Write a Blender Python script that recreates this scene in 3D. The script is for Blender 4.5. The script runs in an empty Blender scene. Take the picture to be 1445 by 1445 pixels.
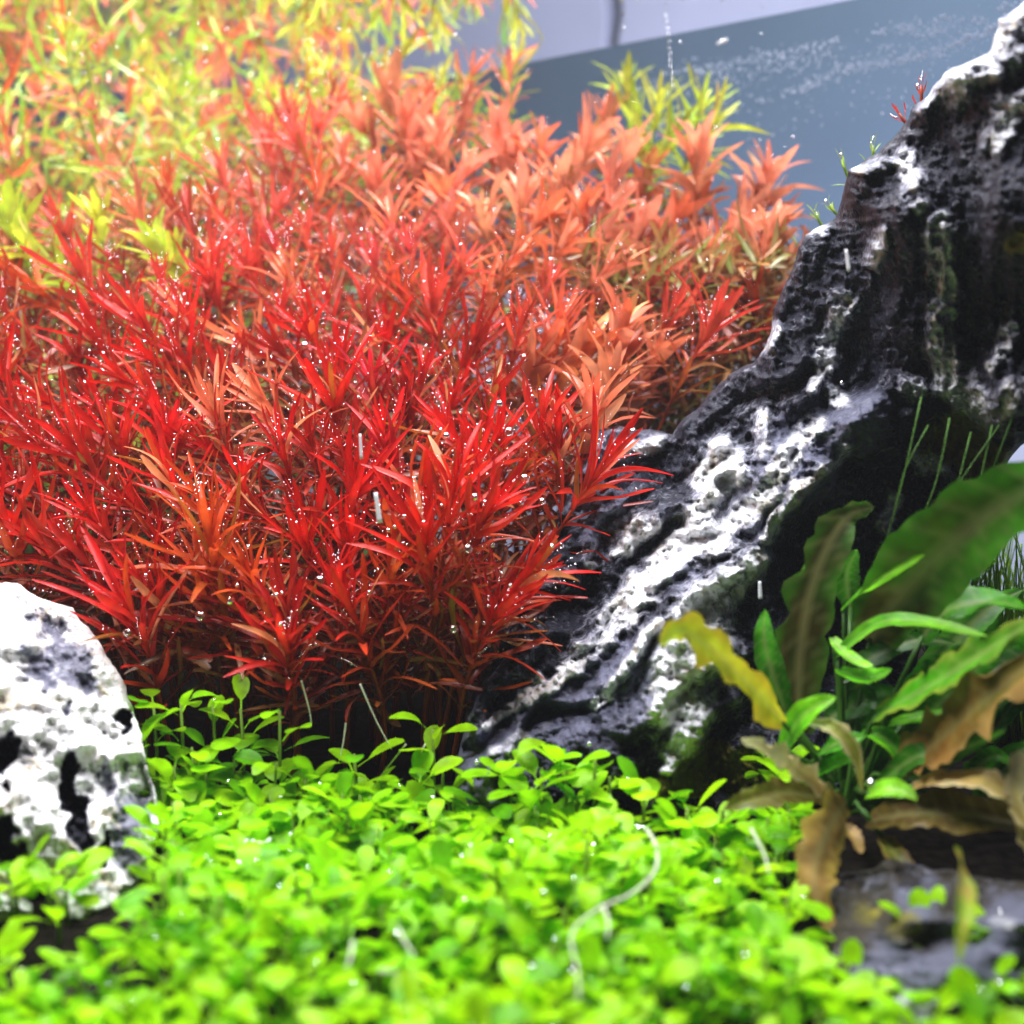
import bpy, math, random
import numpy as np
from mathutils import Vector, Matrix

rnd = random.Random(7)
nrg = np.random.default_rng(11)
scene = bpy.context.scene
COL = scene.collection

# ------------------------------------------------------------------ camera
H = 0.130                       # lens height above the soil
FPX = 1800.0                    # focal length in photograph pixels (1445 wide)
PITCH = math.atan((722.5 - 470.0) / FPX)
cam_d = bpy.data.cameras.new('camera')
cam = bpy.data.objects.new('camera', cam_d)
COL.objects.link(cam)
cam.location = (0, 0, H)
cam.rotation_euler = (math.pi / 2 - PITCH, 0, 0)
cam_d.sensor_width = 36
cam_d.lens = FPX / 1445.0 * 36
cam_d.clip_start = 0.005
cam_d.clip_end = 20
cam_d.dof.use_dof = True
cam_d.dof.focus_distance = 0.395
cam_d.dof.aperture_fstop = 9.5
scene.camera = cam

FWD = Vector((0, math.cos(PITCH), -math.sin(PITCH)))
UPV = Vector((0, math.sin(PITCH), math.cos(PITCH)))
CAM = Vector((0, 0, H))

def P(px, py, d):
    """photo pixel + distance along the optical axis -> point"""
    return CAM + FWD * d + Vector((1, 0, 0)) * ((px - 722.5) / FPX * d) + UPV * (-(py - 722.5) / FPX * d)

def Pn(px, py, d):
    X = (px - 722.5) / FPX * d
    Yu = -(py - 722.5) / FPX * d
    return np.stack([X, FWD.y * d + UPV.y * Yu, H + FWD.z * d + UPV.z * Yu], -1)

def ground_d(px, py, z=0.0):
    r = FWD + Vector((1, 0, 0)) * ((px - 722.5) / FPX) + UPV * (-(py - 722.5) / FPX)
    return (z - H) / r.z

def project(p):
    v = Vector(p) - CAM
    d = v.dot(FWD)
    return 722.5 + v.x / d * FPX, 722.5 - v.dot(UPV) / d * FPX, d

# ------------------------------------------------------------------ world, lamps, exposure
w = bpy.data.worlds.new('World')
scene.world = w
w.use_nodes = True
bg = w.node_tree.nodes['Background']
bg.inputs[0].default_value = (0.68, 0.72, 0.9, 1)
bg.inputs[1].default_value = 0.09

def area(name, loc, target, sx, sy, power, col, spread=180):
    l = bpy.data.lights.new(name, 'AREA')
    l.shape = 'RECTANGLE'; l.size = sx; l.size_y = sy
    l.energy = power; l.color = col
    l.spread = math.radians(spread)
    o = bpy.data.objects.new(name, l)
    COL.objects.link(o)
    o.location = loc
    o.rotation_euler = (Vector(target) - Vector(loc)).to_track_quat('-Z', 'Y').to_euler()
    return o

area('aquarium_lamp', (-0.09, 0.53, 0.50), (-0.05, 0.44, 0), 0.50, 0.06, 5.2, (0.98, 0.97, 1.0))
area('aquarium_lamp', (-0.05, 0.28, 0.50), (-0.05, 0.29, 0), 0.42, 0.06, 3.9, (0.98, 0.97, 1.0))
area('aquarium_lamp', (-0.22, 0.84, 0.50), (-0.20, 0.82, 0), 0.70, 0.10, 6.0, (1.0, 0.97, 0.98))
area('backdrop_fill', (0.35, 0.95, 1.25), (0.75, 1.15, 0.1), 0.5, 0.5, 24.0, (0.92, 0.94, 1.0))  # unseen area light, added to brighten the wall and sideboard

vs = scene.view_settings
vs.view_transform = 'Standard'
vs.look = 'None'
vs.exposure = 0.0
vs.gamma = 1.0
vs.use_curve_mapping = False
cy = scene.cycles
cy.use_denoising = True
cy.max_bounces = 4
cy.volume_bounces = 0
cy.transparent_max_bounces = 10
cy.diffuse_bounces = 2
cy.glossy_bounces = 2
cy.transmission_bounces = 3
cy.use_adaptive_sampling = True
cy.adaptive_threshold = 0.05
cy.sample_clamp_indirect = 6.0
cy.caustics_reflective = False
cy.caustics_refractive = False

# ------------------------------------------------------------------ helpers
def link(o, parent=None):
    COL.objects.link(o)
    if parent is not None:
        o.parent = parent
    return o

def tag(o, label=None, cat=None, group=None, kind=None):
    if label: o['label'] = label
    if cat: o['category'] = cat
    if group: o['group'] = group
    if kind: o['kind'] = kind
    return o

def empty(name, loc=(0, 0, 0)):
    o = bpy.data.objects.new(name, None)
    o.empty_display_size = 0.005
    o.location = loc
    COL.objects.link(o)
    return o

def mesh(name, v, f, mat=None, smooth=True):
    m = bpy.data.meshes.new(name)
    m.from_pydata([tuple(p) for p in v] if not isinstance(v, list) else v, [], f)
    if smooth:
        m.polygons.foreach_set('use_smooth', [True] * len(m.polygons))
    if mat: m.materials.append(mat)
    m.update()
    return m

def big_mesh(name, V, Q, mat, attrs=None, smooth=True):
    """numpy quads -> mesh"""
    m = bpy.data.meshes.new(name)
    V = np.asarray(V, dtype=np.float32); Q = np.asarray(Q, dtype=np.int32)
    k = Q.shape[1]
    m.vertices.add(len(V)); m.vertices.foreach_set('co', V.ravel())
    m.loops.add(Q.size); m.loops.foreach_set('vertex_index', Q.ravel())
    m.polygons.add(len(Q))
    m.polygons.foreach_set('loop_start', np.arange(0, Q.size, k, dtype=np.int32))
    m.polygons.foreach_set('use_smooth', np.full(len(Q), smooth))
    for nme, (typ, data) in (attrs or {}).items():
        a = m.attributes.new(nme, typ, 'POINT')
        a.data.foreach_set('color' if 'COLOR' in typ else 'value', np.asarray(data, dtype=np.float32).ravel())
    if mat: m.materials.append(mat)
    m.update(calc_edges=True)
    m.validate()
    return m

# numpy gradient-free value noise (smooth) -------------------------------------
_T = nrg.random((64, 64, 64)).astype(np.float32)
def vnoise(x, y, z=0.0):
    x, y, z = np.broadcast_arrays(np.asarray(x, float), np.asarray(y, float), np.asarray(z, float))
    xi, yi, zi = np.floor(x).astype(int), np.floor(y).astype(int), np.floor(z).astype(int)
    fx, fy, fz = x - xi, y - yi, z - zi
    s = lambda t: t * t * t * (t * (t * 6 - 15) + 10)
    fx, fy, fz = s(fx), s(fy), s(fz)
    g = lambda a, b, c: _T[(xi + a) & 63, (yi + b) & 63, (zi + c) & 63]
    l = lambda a, b, t: a + (b - a) * t
    return l(l(l(g(0,0,0), g(1,0,0), fx), l(g(0,1,0), g(1,1,0), fx), fy),
             l(l(g(0,0,1), g(1,0,1), fx), l(g(0,1,1), g(1,1,1), fx), fy), fz) * 2 - 1

def fbm(x, y, z=0.0, o=4, ridged=False):
    r = 0; a = 1; n = 0
    for i in range(o):
        q = vnoise(x * 2**i + 17.3 * i, y * 2**i + 5.1 * i, np.asarray(z) * 2**i + 3.7 * i)
        if ridged: q = 1 - 2 * np.abs(q)
        r = r + a * q; n += a; a *= 0.5
    return r / n

def sstep(a, b, x):
    t = np.clip((x - a) / (b - a), 0, 1)
    return t * t * (3 - 2 * t)

# ------------------------------------------------------------------ materials
def new_mat(name):
    m = bpy.data.materials.new(name)
    m.use_nodes = True
    nt = m.node_tree
    for n in list(nt.nodes): nt.nodes.remove(n)
    out = nt.nodes.new('ShaderNodeOutputMaterial')
    return m, nt, out

def N(nt, typ, **kw):
    n = nt.nodes.new(typ)
    for k, v in kw.items():
        if k.startswith('i_'):
            n.inputs[k[2:].replace('_', ' ')].default_value = v
        else:
            setattr(n, k, v)
    return n

def leaf_mat(name, trans=0.4, under=0.35, under_col=(1.0, 0.75, 0.6), rough=0.32, vein=0.5, noise_scale=160.0, src='object', spec=0.5, backmix=None):
    m, nt, out = new_mat(name)
    L = nt.links.new
    if src == 'object':
        oi = N(nt, 'ShaderNodeObjectInfo'); colsock = oi.outputs['Color']
    else:
        at = N(nt, 'ShaderNodeAttribute', attribute_name='col'); colsock = at.outputs['Color']
    tc = N(nt, 'ShaderNodeTexCoord')
    geo = N(nt, 'ShaderNodeNewGeometry')
    nz = N(nt, 'ShaderNodeTexNoise'); nz.inputs['Scale'].default_value = noise_scale; nz.inputs['Detail'].default_value = 1
    L(geo.outputs['Position'], nz.inputs['Vector'])
    hsv = N(nt, 'ShaderNodeHueSaturation')
    mr = N(nt, 'ShaderNodeMapRange'); mr.inputs['From Min'].default_value = 0.3; mr.inputs['From Max'].default_value = 0.7
    mr.inputs['To Min'].default_value = 0.72; mr.inputs['To Max'].default_value = 1.25
    L(nz.outputs['Fac'], mr.inputs['Value'])
    L(mr.outputs['Result'], hsv.inputs['Value'])
    L(colsock, hsv.inputs['Color'])
    # pale midrib and young leaf base, stored on the leaf mesh
    va = N(nt, 'ShaderNodeAttribute', attribute_name='rib')
    mixr = N(nt, 'ShaderNodeMix', data_type='RGBA', blend_type='MIX')
    mul = N(nt, 'ShaderNodeMath', operation='MULTIPLY'); mul.inputs[1].default_value = vein
    L(va.outputs['Fac'], mul.inputs[0]); L(mul.outputs[0], mixr.inputs['Factor'])
    L(hsv.outputs['Color'], mixr.inputs['A'])
    lt = N(nt, 'ShaderNodeMix', data_type='RGBA', blend_type='MIX'); lt.inputs['Factor'].default_value = 0.5
    L(hsv.outputs['Color'], lt.inputs['A']); lt.inputs['B'].default_value = (*under_col, 1)
    L(lt.outputs['Result'], mixr.inputs['B'])
    # underside of the leaf is a paler tone
    mixu = N(nt, 'ShaderNodeMix', data_type='RGBA', blend_type='MIX')
    mu = N(nt, 'ShaderNodeMath', operation='MULTIPLY'); mu.inputs[1].default_value = under
    L(geo.outputs['Backfacing'], mu.inputs[0]); L(mu.outputs[0], mixu.inputs['Factor'])
    L(mixr.outputs['Result'], mixu.inputs['A']); mixu.inputs['B'].default_value = (*under_col, 1)
    pb = N(nt, 'ShaderNodeBsdfPrincipled')
    pb.inputs['Roughness'].default_value = rough
    pb.inputs['Specular IOR Level'].default_value = spec
    L(mixu.outputs['Result'], pb.inputs['Base Color'])
    tr = N(nt, 'ShaderNodeBsdfTranslucent')
    L(mixr.outputs['Result'], tr.inputs['Color'])
    mx = N(nt, 'ShaderNodeMixShader'); mx.inputs[0].default_value = trans
    L(pb.outputs[0], mx.inputs[1]); L(tr.outputs[0], mx.inputs[2]); L(mx.outputs[0], out.inputs[0])
    return m

M = {}
M['leaf'] = leaf_mat('stem_plant_leaf', trans=0.36, under=0.28, under_col=(0.92, 0.55, 0.34), vein=.3, spec=.22)
M['leaf_red'] = leaf_mat('red_leaf', trans=0.30, under=0.10, under_col=(0.85, 0.30, 0.16), vein=.15, spec=.2)
M['carpet'] = leaf_mat('carpet_leaf', trans=0.45, under=0.1, under_col=(0.5, 0.8, 0.05), rough=0.34, noise_scale=220, spec=.14, vein=.25)
M['sword'] = leaf_mat('crypt_leaf', trans=0.35, under=0.0, under_col=(0.75, 0.7, 0.3), rough=0.38, vein=0.35, noise_scale=190, src='attr', spec=.25)
M['litter'] = leaf_mat('undergrowth_leaf', trans=0.35, under=0.2, under_col=(0.8, 0.5, 0.3), src='attr')

def simple(name, col, rough=0.5, trans=0.0, metal=0.0, spec=0.5, noise=0.0, nscale=60):
    m, nt, out = new_mat(name)
    L = nt.links.new
    pb = N(nt, 'ShaderNodeBsdfPrincipled')
    pb.inputs['Base Color'].default_value = (*col, 1)
    pb.inputs['Roughness'].default_value = rough
    pb.inputs['Metallic'].default_value = metal
    pb.inputs['Specular IOR Level'].default_value = spec
    if noise:
        geo = N(nt, 'ShaderNodeNewGeometry')
        nz = N(nt, 'ShaderNodeTexNoise'); nz.inputs['Scale'].default_value = nscale; nz.inputs['Detail'].default_value = 5
        L(geo.outputs['Position'], nz.inputs['Vector'])
        mr = N(nt, 'ShaderNodeMapRange'); mr.inputs['To Min'].default_value = 1 - noise; mr.inputs['To Max'].default_value = 1 + noise
        mr.inputs['From Min'].default_value = 0.3; mr.inputs['From Max'].default_value = 0.7
        L(nz.outputs['Fac'], mr.inputs['Value'])
        h = N(nt, 'ShaderNodeHueSaturation'); h.inputs['Color'].default_value = (*col, 1)
        L(mr.outputs['Result'], h.inputs['Value']); L(h.outputs['Color'], pb.inputs['Base Color'])
        bp = N(nt, 'ShaderNodeBump'); bp.inputs['Strength'].default_value = 0.3; bp.inputs['Distance'].default_value = 0.001
        L(nz.outputs['Fac'], bp.inputs['Height']); L(bp.outputs['Normal'], pb.inputs['Normal'])
    if trans:
        tr = N(nt, 'ShaderNodeBsdfTranslucent'); tr.inputs[0].default_value = (*col, 1)
        mx = N(nt, 'ShaderNodeMixShader'); mx.inputs[0].default_value = trans
        L(pb.outputs[0], mx.inputs[1]); L(tr.outputs[0], mx.inputs[2]); L(mx.outputs[0], out.inputs[0])
    else:
        L(pb.outputs[0], out.inputs[0])
    return m

M['stem_red'] = simple('red_stem', (0.42, 0.06, 0.02), 0.4, 0.2)
M['stem_green'] = simple('green_stem', (0.22, 0.36, 0.04), 0.4, 0.25)
M['stalk'] = simple('dark_leaf_stalk', (0.05, 0.15, 0.01), 0.5, 0.2)
M['root'] = simple('pale_root', (0.75, 0.80, 0.60), 0.4, 0.3)
M['bubble'] = simple('silvery_bubble', (0.92, 0.94, 1.0), 0.06, 0, 1.0)
M['fleck'] = simple('white_bubble_streak', (0.9, 0.9, 0.95), 0.5, 0.3)
M['algae'] = simple('green_algae', (0.10, 0.26, 0.03), 0.6, 0.3)
M['soil'] = simple('aquarium_soil', (0.014, 0.011, 0.009), 0.95, noise=0.6, nscale=300, spec=.05)
M['slate_wall'] = simple('slate_paint', (0.15, 0.21, 0.30), 0.8, noise=0.06, nscale=6)
M['cabinet'] = simple('lilac_white_lacquer', (0.66, 0.65, 0.90), 0.45, noise=0.04, nscale=8)
M['dark_gap'] = simple('dark_carcass', (0.05, 0.05, 0.07), 0.7)

def glass_bubble():
    m, nt, out = new_mat('clear_bubble')
    L = nt.links.new
    fr = N(nt, 'ShaderNodeFresnel'); fr.inputs['IOR'].default_value = 0.75
    lw = N(nt, 'ShaderNodeLayerWeight'); lw.inputs['Blend'].default_value = 0.35
    tb = N(nt, 'ShaderNodeBsdfTransparent'); tb.inputs[0].default_value = (0.97, 0.98, 1, 1)
    gl = N(nt, 'ShaderNodeBsdfGlossy'); gl.inputs['Roughness'].default_value = 0.04
    mx = N(nt, 'ShaderNodeMixShader')
    mxf = N(nt, 'ShaderNodeMath', operation='MAXIMUM'); L(fr.outputs[0], mxf.inputs[0])
    mm = N(nt, 'ShaderNodeMath', operation='MULTIPLY_ADD'); mm.inputs[1].default_value = 0.6; mm.inputs[2].default_value = 0.18
    L(lw.outputs['Facing'], mm.inputs[0]); L(mm.outputs[0], mxf.inputs[1])
    L(mxf.outputs[0], mx.inputs[0]); L(tb.outputs[0], mx.inputs[1]); L(gl.outputs[0], mx.inputs[2])
    L(mx.outputs[0], out.inputs[0])
    return m
M['clear'] = glass_bubble()
M['haze_bubble'] = simple('frosty_bubble', (0.75, 0.8, 0.95), 0.25, 0.4, 0.0)

def water_mat():
    m, nt, out = new_mat('water_surface')
    L = nt.links.new
    fr = N(nt, 'ShaderNodeFresnel'); fr.inputs['IOR'].default_value = 1.333
    tb = N(nt, 'ShaderNodeBsdfTransparent')
    gl = N(nt, 'ShaderNodeBsdfGlossy'); gl.inputs['Roughness'].default_value = 0.03; gl.inputs['Color'].default_value = (0.95, 0.96, 1, 1)
    mx = N(nt, 'ShaderNodeMixShader')
    L(fr.outputs[0], mx.inputs[0]); L(tb.outputs[0], mx.inputs[1]); L(gl.outputs[0], mx.inputs[2]); L(mx.outputs[0], out.inputs[0])
    return m
M['water'] = water_mat()

def pane_mat():
    m, nt, out = new_mat('aquarium_glass')
    L = nt.links.new
    fr = N(nt, 'ShaderNodeFresnel'); fr.inputs['IOR'].default_value = 1.08
    tb = N(nt, 'ShaderNodeBsdfTransparent'); tb.inputs[0].default_value = (0.93, 0.97, 0.97, 1)
    gl = N(nt, 'ShaderNodeBsdfGlossy'); gl.inputs['Roughness'].default_value = 0.02
    mx = N(nt, 'ShaderNodeMixShader')
    geo = N(nt, 'ShaderNodeNewGeometry')
    inv = N(nt, 'ShaderNodeMath', operation='SUBTRACT'); inv.inputs[0].default_value = 1.0     # only the outer faces reflect
    L(geo.outputs['Backfacing'], inv.inputs[1])
    ml = N(nt, 'ShaderNodeMath', operation='MULTIPLY'); L(fr.outputs[0], ml.inputs[0]); L(inv.outputs[0], ml.inputs[1])
    L(ml.outputs[0], mx.inputs[0]); L(tb.outputs[0], mx.inputs[1]); L(gl.outputs[0], mx.inputs[2]); L(mx.outputs[0], out.inputs[0])
    return m
M['pane'] = pane_mat()

def rock_mat(name, dark=(0.012, 0.013, 0.024), grey=(0.11, 0.115, 0.17), white=(0.78, 0.79, 0.82), mid=(0.24, 0.245, 0.30)):
    m, nt, out = new_mat(name)
    L = nt.links.new
    geo = N(nt, 'ShaderNodeNewGeometry')
    n1 = N(nt, 'ShaderNodeTexNoise'); n1.inputs['Scale'].default_value = 130; n1.inputs['Detail'].default_value = 6; n1.inputs['Roughness'].default_value = 0.65
    n2 = N(nt, 'ShaderNodeTexNoise'); n2.inputs['Scale'].default_value = 520; n2.inputs['Detail'].default_value = 5
    n3 = N(nt, 'ShaderNodeTexNoise'); n3.inputs['Scale'].default_value = 75; n3.inputs['Detail'].default_value = 4
    for n in (n1, n2, n3): L(geo.outputs['Position'], n.inputs['Vector'])
    aw = N(nt, 'ShaderNodeAttribute', attribute_name='white')
    ag = N(nt, 'ShaderNodeAttribute', attribute_name='grey')
    am = N(nt, 'ShaderNodeAttribute', attribute_name='moss')
    # dark <-> grey stone
    def mix(fac, a, b):
        x = N(nt, 'ShaderNodeMix', data_type='RGBA')
        for sock, v in (('Factor', fac), ('A', a), ('B', b)):
            if isinstance(v, tuple): x.inputs[sock].default_value = (*v, 1)
            else: L(v, x.inputs[sock])
        return x.outputs['Result']
    def warp(sock, k, nsock, lo, hi):
        a = N(nt, 'ShaderNodeMath', operation='MULTIPLY_ADD'); a.inputs[1].default_value = k
        s = N(nt, 'ShaderNodeMath', operation='SUBTRACT'); s.inputs[1].default_value = 0.5
        L(nsock, s.inputs[0]); L(s.outputs[0], a.inputs[0]); L(sock, a.inputs[2])
        r = N(nt, 'ShaderNodeMapRange', interpolation_type='SMOOTHSTEP')
        r.inputs['From Min'].default_value = lo; r.inputs['From Max'].default_value = hi
        L(a.outputs[0], r.inputs['Value'])
        return r.outputs['Result']
    c = mix(warp(ag.outputs['Fac'], 1.2, n1.outputs['Fac'], 0.2, 0.9), dark, grey)
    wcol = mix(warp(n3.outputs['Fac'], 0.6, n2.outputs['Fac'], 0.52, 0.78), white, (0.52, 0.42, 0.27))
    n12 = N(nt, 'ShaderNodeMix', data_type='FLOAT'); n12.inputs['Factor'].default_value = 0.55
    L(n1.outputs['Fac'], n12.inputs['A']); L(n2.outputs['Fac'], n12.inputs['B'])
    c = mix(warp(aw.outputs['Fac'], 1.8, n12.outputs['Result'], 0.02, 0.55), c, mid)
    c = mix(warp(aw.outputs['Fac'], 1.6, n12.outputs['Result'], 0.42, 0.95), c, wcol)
    mcol = mix(n1.outputs['Fac'], (0.06, 0.07, 0.008), (0.24, 0.20, 0.02))
    c = mix(warp(am.outputs['Fac'], 1.2, n1.outputs['Fac'], 0.4, 0.75), c, mcol)
    pb = N(nt, 'ShaderNodeBsdfPrincipled'); pb.inputs['Roughness'].default_value = 0.55
    pb.inputs['Specular IOR Level'].default_value = 0.18
    L(c, pb.inputs['Base Color'])
    b1 = N(nt, 'ShaderNodeBump'); b1.inputs['Strength'].default_value = 1.0; b1.inputs['Distance'].default_value = 0.002
    b2 = N(nt, 'ShaderNodeBump'); b2.inputs['Strength'].default_value = 0.8; b2.inputs['Distance'].default_value = 0.0008
    L(n1.outputs['Fac'], b1.inputs['Height']); L(n2.outputs['Fac'], b2.inputs['Height'])
    L(b1.outputs['Normal'], b2.inputs['Normal']); L(b2.outputs['Normal'], pb.inputs['Normal'])
    L(pb.outputs[0], out.inputs[0])
    return m
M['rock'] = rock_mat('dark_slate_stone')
M['slab'] = rock_mat('brown_grey_stone', dark=(0.03, 0.024, 0.016), grey=(0.10, 0.105, 0.15), white=(0.5, 0.5, 0.52))
M['rock_white'] = rock_mat('white_stone', dark=(0.02, 0.021, 0.03), grey=(0.10, 0.10, 0.15), white=(0.85, 0.84, 0.84))

# ------------------------------------------------------------------ the setting: soil, water surface, glass, room behind
def grid_sheet(name, x0, x1, y0, y1, n, zf, mat):
    xs, ys = np.linspace(x0, x1, n), np.linspace(y0, y1, n)
    X, Y = np.meshgrid(xs, ys)
    V = np.stack([X, Y, zf(X, Y)], -1).reshape(-1, 3)
    i = np.arange(n * n).reshape(n, n)
    Q = np.stack([i[:-1, :-1], i[:-1, 1:], i[1:, 1:], i[1:, :-1]], -1).reshape(-1, 4)
    Q = Q[(V[Q][:, :, 1] + .93 * V[Q][:, :, 0] < .757).all(1)]
    o = bpy.data.objects.new(name, big_mesh(name, V, Q, mat))
    return link(o)

soil = grid_sheet('soil', -1.7, 0.75, 0.02, 1.9, 260, lambda X, Y: fbm(X * 60, Y * 60) * 0.0025 - 0.001, M['soil'])
tag(soil, kind='structure')

K = 0.93                      # back glass: y + K x = C
CW = 0.75
nb = Vector((K, 1, 0)).normalized()        # from the tank out through the back glass
tb_ = Vector((1, -K, 0)).normalized()
ZS = 0.28                     # water level
w0 = nb * (CW / math.sqrt(1 + K * K))
def wall_pt(s, z, off=0.0): return w0 + tb_ * s + nb * off + Vector((0, 0, z))

ns_, nv_ = 220, 110
SG, VG = np.meshgrid(np.linspace(-2.0, 0.62, ns_), np.linspace(0.0, 1.1, nv_))
WX = w0.x + tb_.x * SG - nb.x * VG; WY = w0.y + tb_.y * SG - nb.y * VG
WZ = ZS + .0011 * fbm(WX * 9, WY * 9, 4.0, 3) * sstep(0, .05, VG)
gi = np.arange(ns_ * nv_).reshape(nv_, ns_)
wq = np.stack([gi[:-1, :-1], gi[1:, :-1], gi[1:, 1:], gi[:-1, 1:]], -1).reshape(-1, 4)
ws = big_mesh('water_surface', np.stack([WX, WY, WZ], -1).reshape(-1, 3), wq, M['water'])
if ws.polygons[0].normal.z < 0: ws.flip_normals()
tag(link(bpy.data.objects.new('water_surface', ws)), kind='structure')

def box_verts(o, ex, ey, ez):
    vs_ = [o + ex * a + ey * b + ez * c for c in (0, 1) for b in (0, 1) for a in (0, 1)]
    fs = [(0, 2, 3, 1), (4, 5, 7, 6), (0, 1, 5, 4), (2, 6, 7, 3), (0, 4, 6, 2), (1, 3, 7, 5)]
    return vs_, fs
v_, f_ = box_verts(wall_pt(-2.0, -0.004, 0.002), tb_ * 2.62, nb * 0.006, Vector((0, 0, 0.36)))
gp = link(bpy.data.objects.new('glass_pane', mesh('glass_pane', v_, f_, M['pane'], False)))
tag(gp, 'clear rear glass of the aquarium behind the plants and dark rock', 'glass pane')

v_, f_ = box_verts(wall_pt(-3.2, -0.7, 0.83), tb_ * 5.4, nb * 0.1, Vector((0, 0, 2.6)))
o = link(bpy.data.objects.new('room_wall', mesh('room_wall', v_, f_, M['slate_wall'], False)))
tag(o, kind='structure')

def bevel_box(name, o0, ex, ey, ez, bw, mat, parent):
    import bmesh
    v, f = box_verts(o0, ex, ey, ez)
    bm = bmesh.new()
    bv = [bm.verts.new(p) for p in v]
    for q in f: bm.faces.new([bv[i] for i in q])
    bmesh.ops.recalc_face_normals(bm, faces=bm.faces)
    bmesh.ops.bevel(bm, geom=bm.edges, offset=bw, segments=2, profile=0.6, affect='EDGES')
    m = bpy.data.meshes.new(name); bm.to_mesh(m); bm.free()
    m.materials.append(mat)
    return link(bpy.data.objects.new(name, m), parent)
cab = empty('sideboard', (0, 0, 0))
tag(cab, 'pale lilac sideboard with plain doors seen through the rear glass', 'sideboard')
bevel_box('carcass', wall_pt(-3.14, -0.69, 0.62), tb_ * 4.84, nb * 0.205, Vector((0, 0, 0.85)), 0.004, M['dark_gap'], cab)
edges = [-3.14, -2.30, -1.54, -0.921, -0.38, 0.16, 0.78, 1.24, 1.7]
for a, b in zip(edges[:-1], edges[1:]):
    bevel_box('door', wall_pt(a + 0.010, -0.68, 0.60), tb_ * (b - a - 0.020), nb * 0.018, Vector((0, 0, 0.83)), 0.003, M['cabinet'], cab)
bevel_box('top_board', wall_pt(-3.15, 0.163, 0.604), tb_ * 4.87, nb * 0.24, Vector((0, 0, 0.022)), 0.003, M['cabinet'], cab)

# ------------------------------------------------------------------ rocks
def poly_sd(px, py, poly):
    """signed distance (inside +) and closest point, in photo pixels"""
    poly = np.asarray(poly, float)
    a = poly; b = np.roll(poly, -1, 0)
    best = np.full(px.shape, 1e9); cx = np.zeros_like(px); cyy = np.zeros_like(px)
    ins = np.zeros(px.shape, bool)
    for (ax, ay), (bx, by) in zip(a, b):
        dx, dy = bx - ax, by - ay
        t = np.clip(((px - ax) * dx + (py - ay) * dy) / (dx * dx + dy * dy + 1e-9), 0, 1)
        qx, qy = ax + t * dx, ay + t * dy
        d = np.hypot(px - qx, py - qy)
        m = d < best
        best = np.where(m, d, best); cx = np.where(m, qx, cx); cyy = np.where(m, qy, cyy)
        c = ((ay > py) != (by > py)) & (px < (bx - ax) * (py - ay) / (by - ay + 1e-12) + ax)
        ins ^= c
    return np.where(ins, best, -best), cx, cyy

def rough_outline(pts, amp, step, seed):
    out = []
    n = len(pts)
    for i in range(n):
        ax, ay = pts[i]; bx, by = pts[(i + 1) % n]
        k = max(1, int(math.hypot(bx - ax, by - ay) / step))
        for j in range(k):
            t = j / k
            x, y = ax + (bx - ax) * t, ay + (by - ay) * t
            out.append((x + amp * float(fbm(x / 22.0, y / 22.0, seed, 3)), y + amp * float(fbm(x / 22.0, y / 22.0, seed + 9.5, 3))))
    return out

def stroke(px, py, pts):
    """max over strokes of a soft mask; each stroke is a list of (x, y, r)"""
    best = np.zeros(px.shape)
    for s in pts:
        if len(s) == 1: s = [s[0], s[0]]
        for (ax, ay, ar), (bx, by, br) in zip(s[:-1], s[1:]):
            dx, dy = bx - ax, by - ay
            t = np.clip(((px - ax) * dx + (py - ay) * dy) / (dx * dx + dy * dy + 1e-9), 0, 1)
            d = np.hypot(px - ax - t * dx, py - ay - t * dy) / (ar + t * (br - ar))
            best = np.maximum(best, np.clip(1.5 - d, 0, 1))
    return best

def idw(px, py, cps, p=3.0, sm=30.0):
    num = 0; den = 0
    for x, y, d in cps:
        wgt = 1.0 / ((px - x) ** 2 + (py - y) ** 2 + sm * sm) ** (p / 2)
        num = num + wgt * d; den = den + wgt
    return num / den

def rock(name, outline, cps, step, front, back, infl, detail, masks, mat, seed, amp=7):
    poly = rough_outline(outline, amp, 7, seed)
    pa = np.asarray(poly)
    x0, y0 = pa.min(0) - step * 2; x1, y1 = pa.max(0) + step * 2
    nx, ny = int((x1 - x0) / step), int((y1 - y0) / step)
    PX, PY = np.meshgrid(np.linspace(x0, x1, nx), np.linspace(y0, y1, ny))
    sd, cx, cyy = poly_sd(PX, PY, poly)
    out = sd < 0
    keep = sd > -step * 1.6
    qx = np.where(out, cx, PX); qy = np.where(out, cyy, PY)
    s = np.clip(sd, 0, None)
    prof = np.sqrt(1 - (1 - np.clip(s / infl, 0, 1)) ** 2)
    base = idw(qx, qy, cps)
    det = detail(qx, qy) * sstep(-2, 9, s) + 0.25 * detail(qx, qy) * 0
    dfront = base - front * prof - det
    dback = base + back * prof
    VF = Pn(qx, qy, dfront).reshape(-1, 3)
    VB = Pn(qx, qy, dback).reshape(-1, 3)
    i = np.arange(nx * ny).reshape(ny, nx)
    q = np.stack([i[:-1, :-1], i[1:, :-1], i[1:, 1:], i[:-1, 1:]], -1).reshape(-1, 4)
    ino = (~out).ravel(); kp = keep.ravel()
    ok = ino[q].any(1) & kp[q].all(1)
    q = q[ok]
    Q = np.concatenate([q, q[:, ::-1] + nx * ny])
    V = np.concatenate([VF, VB])
    mk = masks(qx, qy)
    attrs = {k: ('FLOAT', np.concatenate([v.ravel(), v.ravel()])) for k, v in mk.items()}
    used = np.unique(Q)
    remap = -np.ones(len(V), int); remap[used] = np.arange(len(used))
    attrs = {k: (t, d[used]) for k, (t, d) in attrs.items()}
    m = big_mesh(name, V[used], remap[Q], mat, attrs)
    return link(bpy.data.objects.new(name, m))

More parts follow.
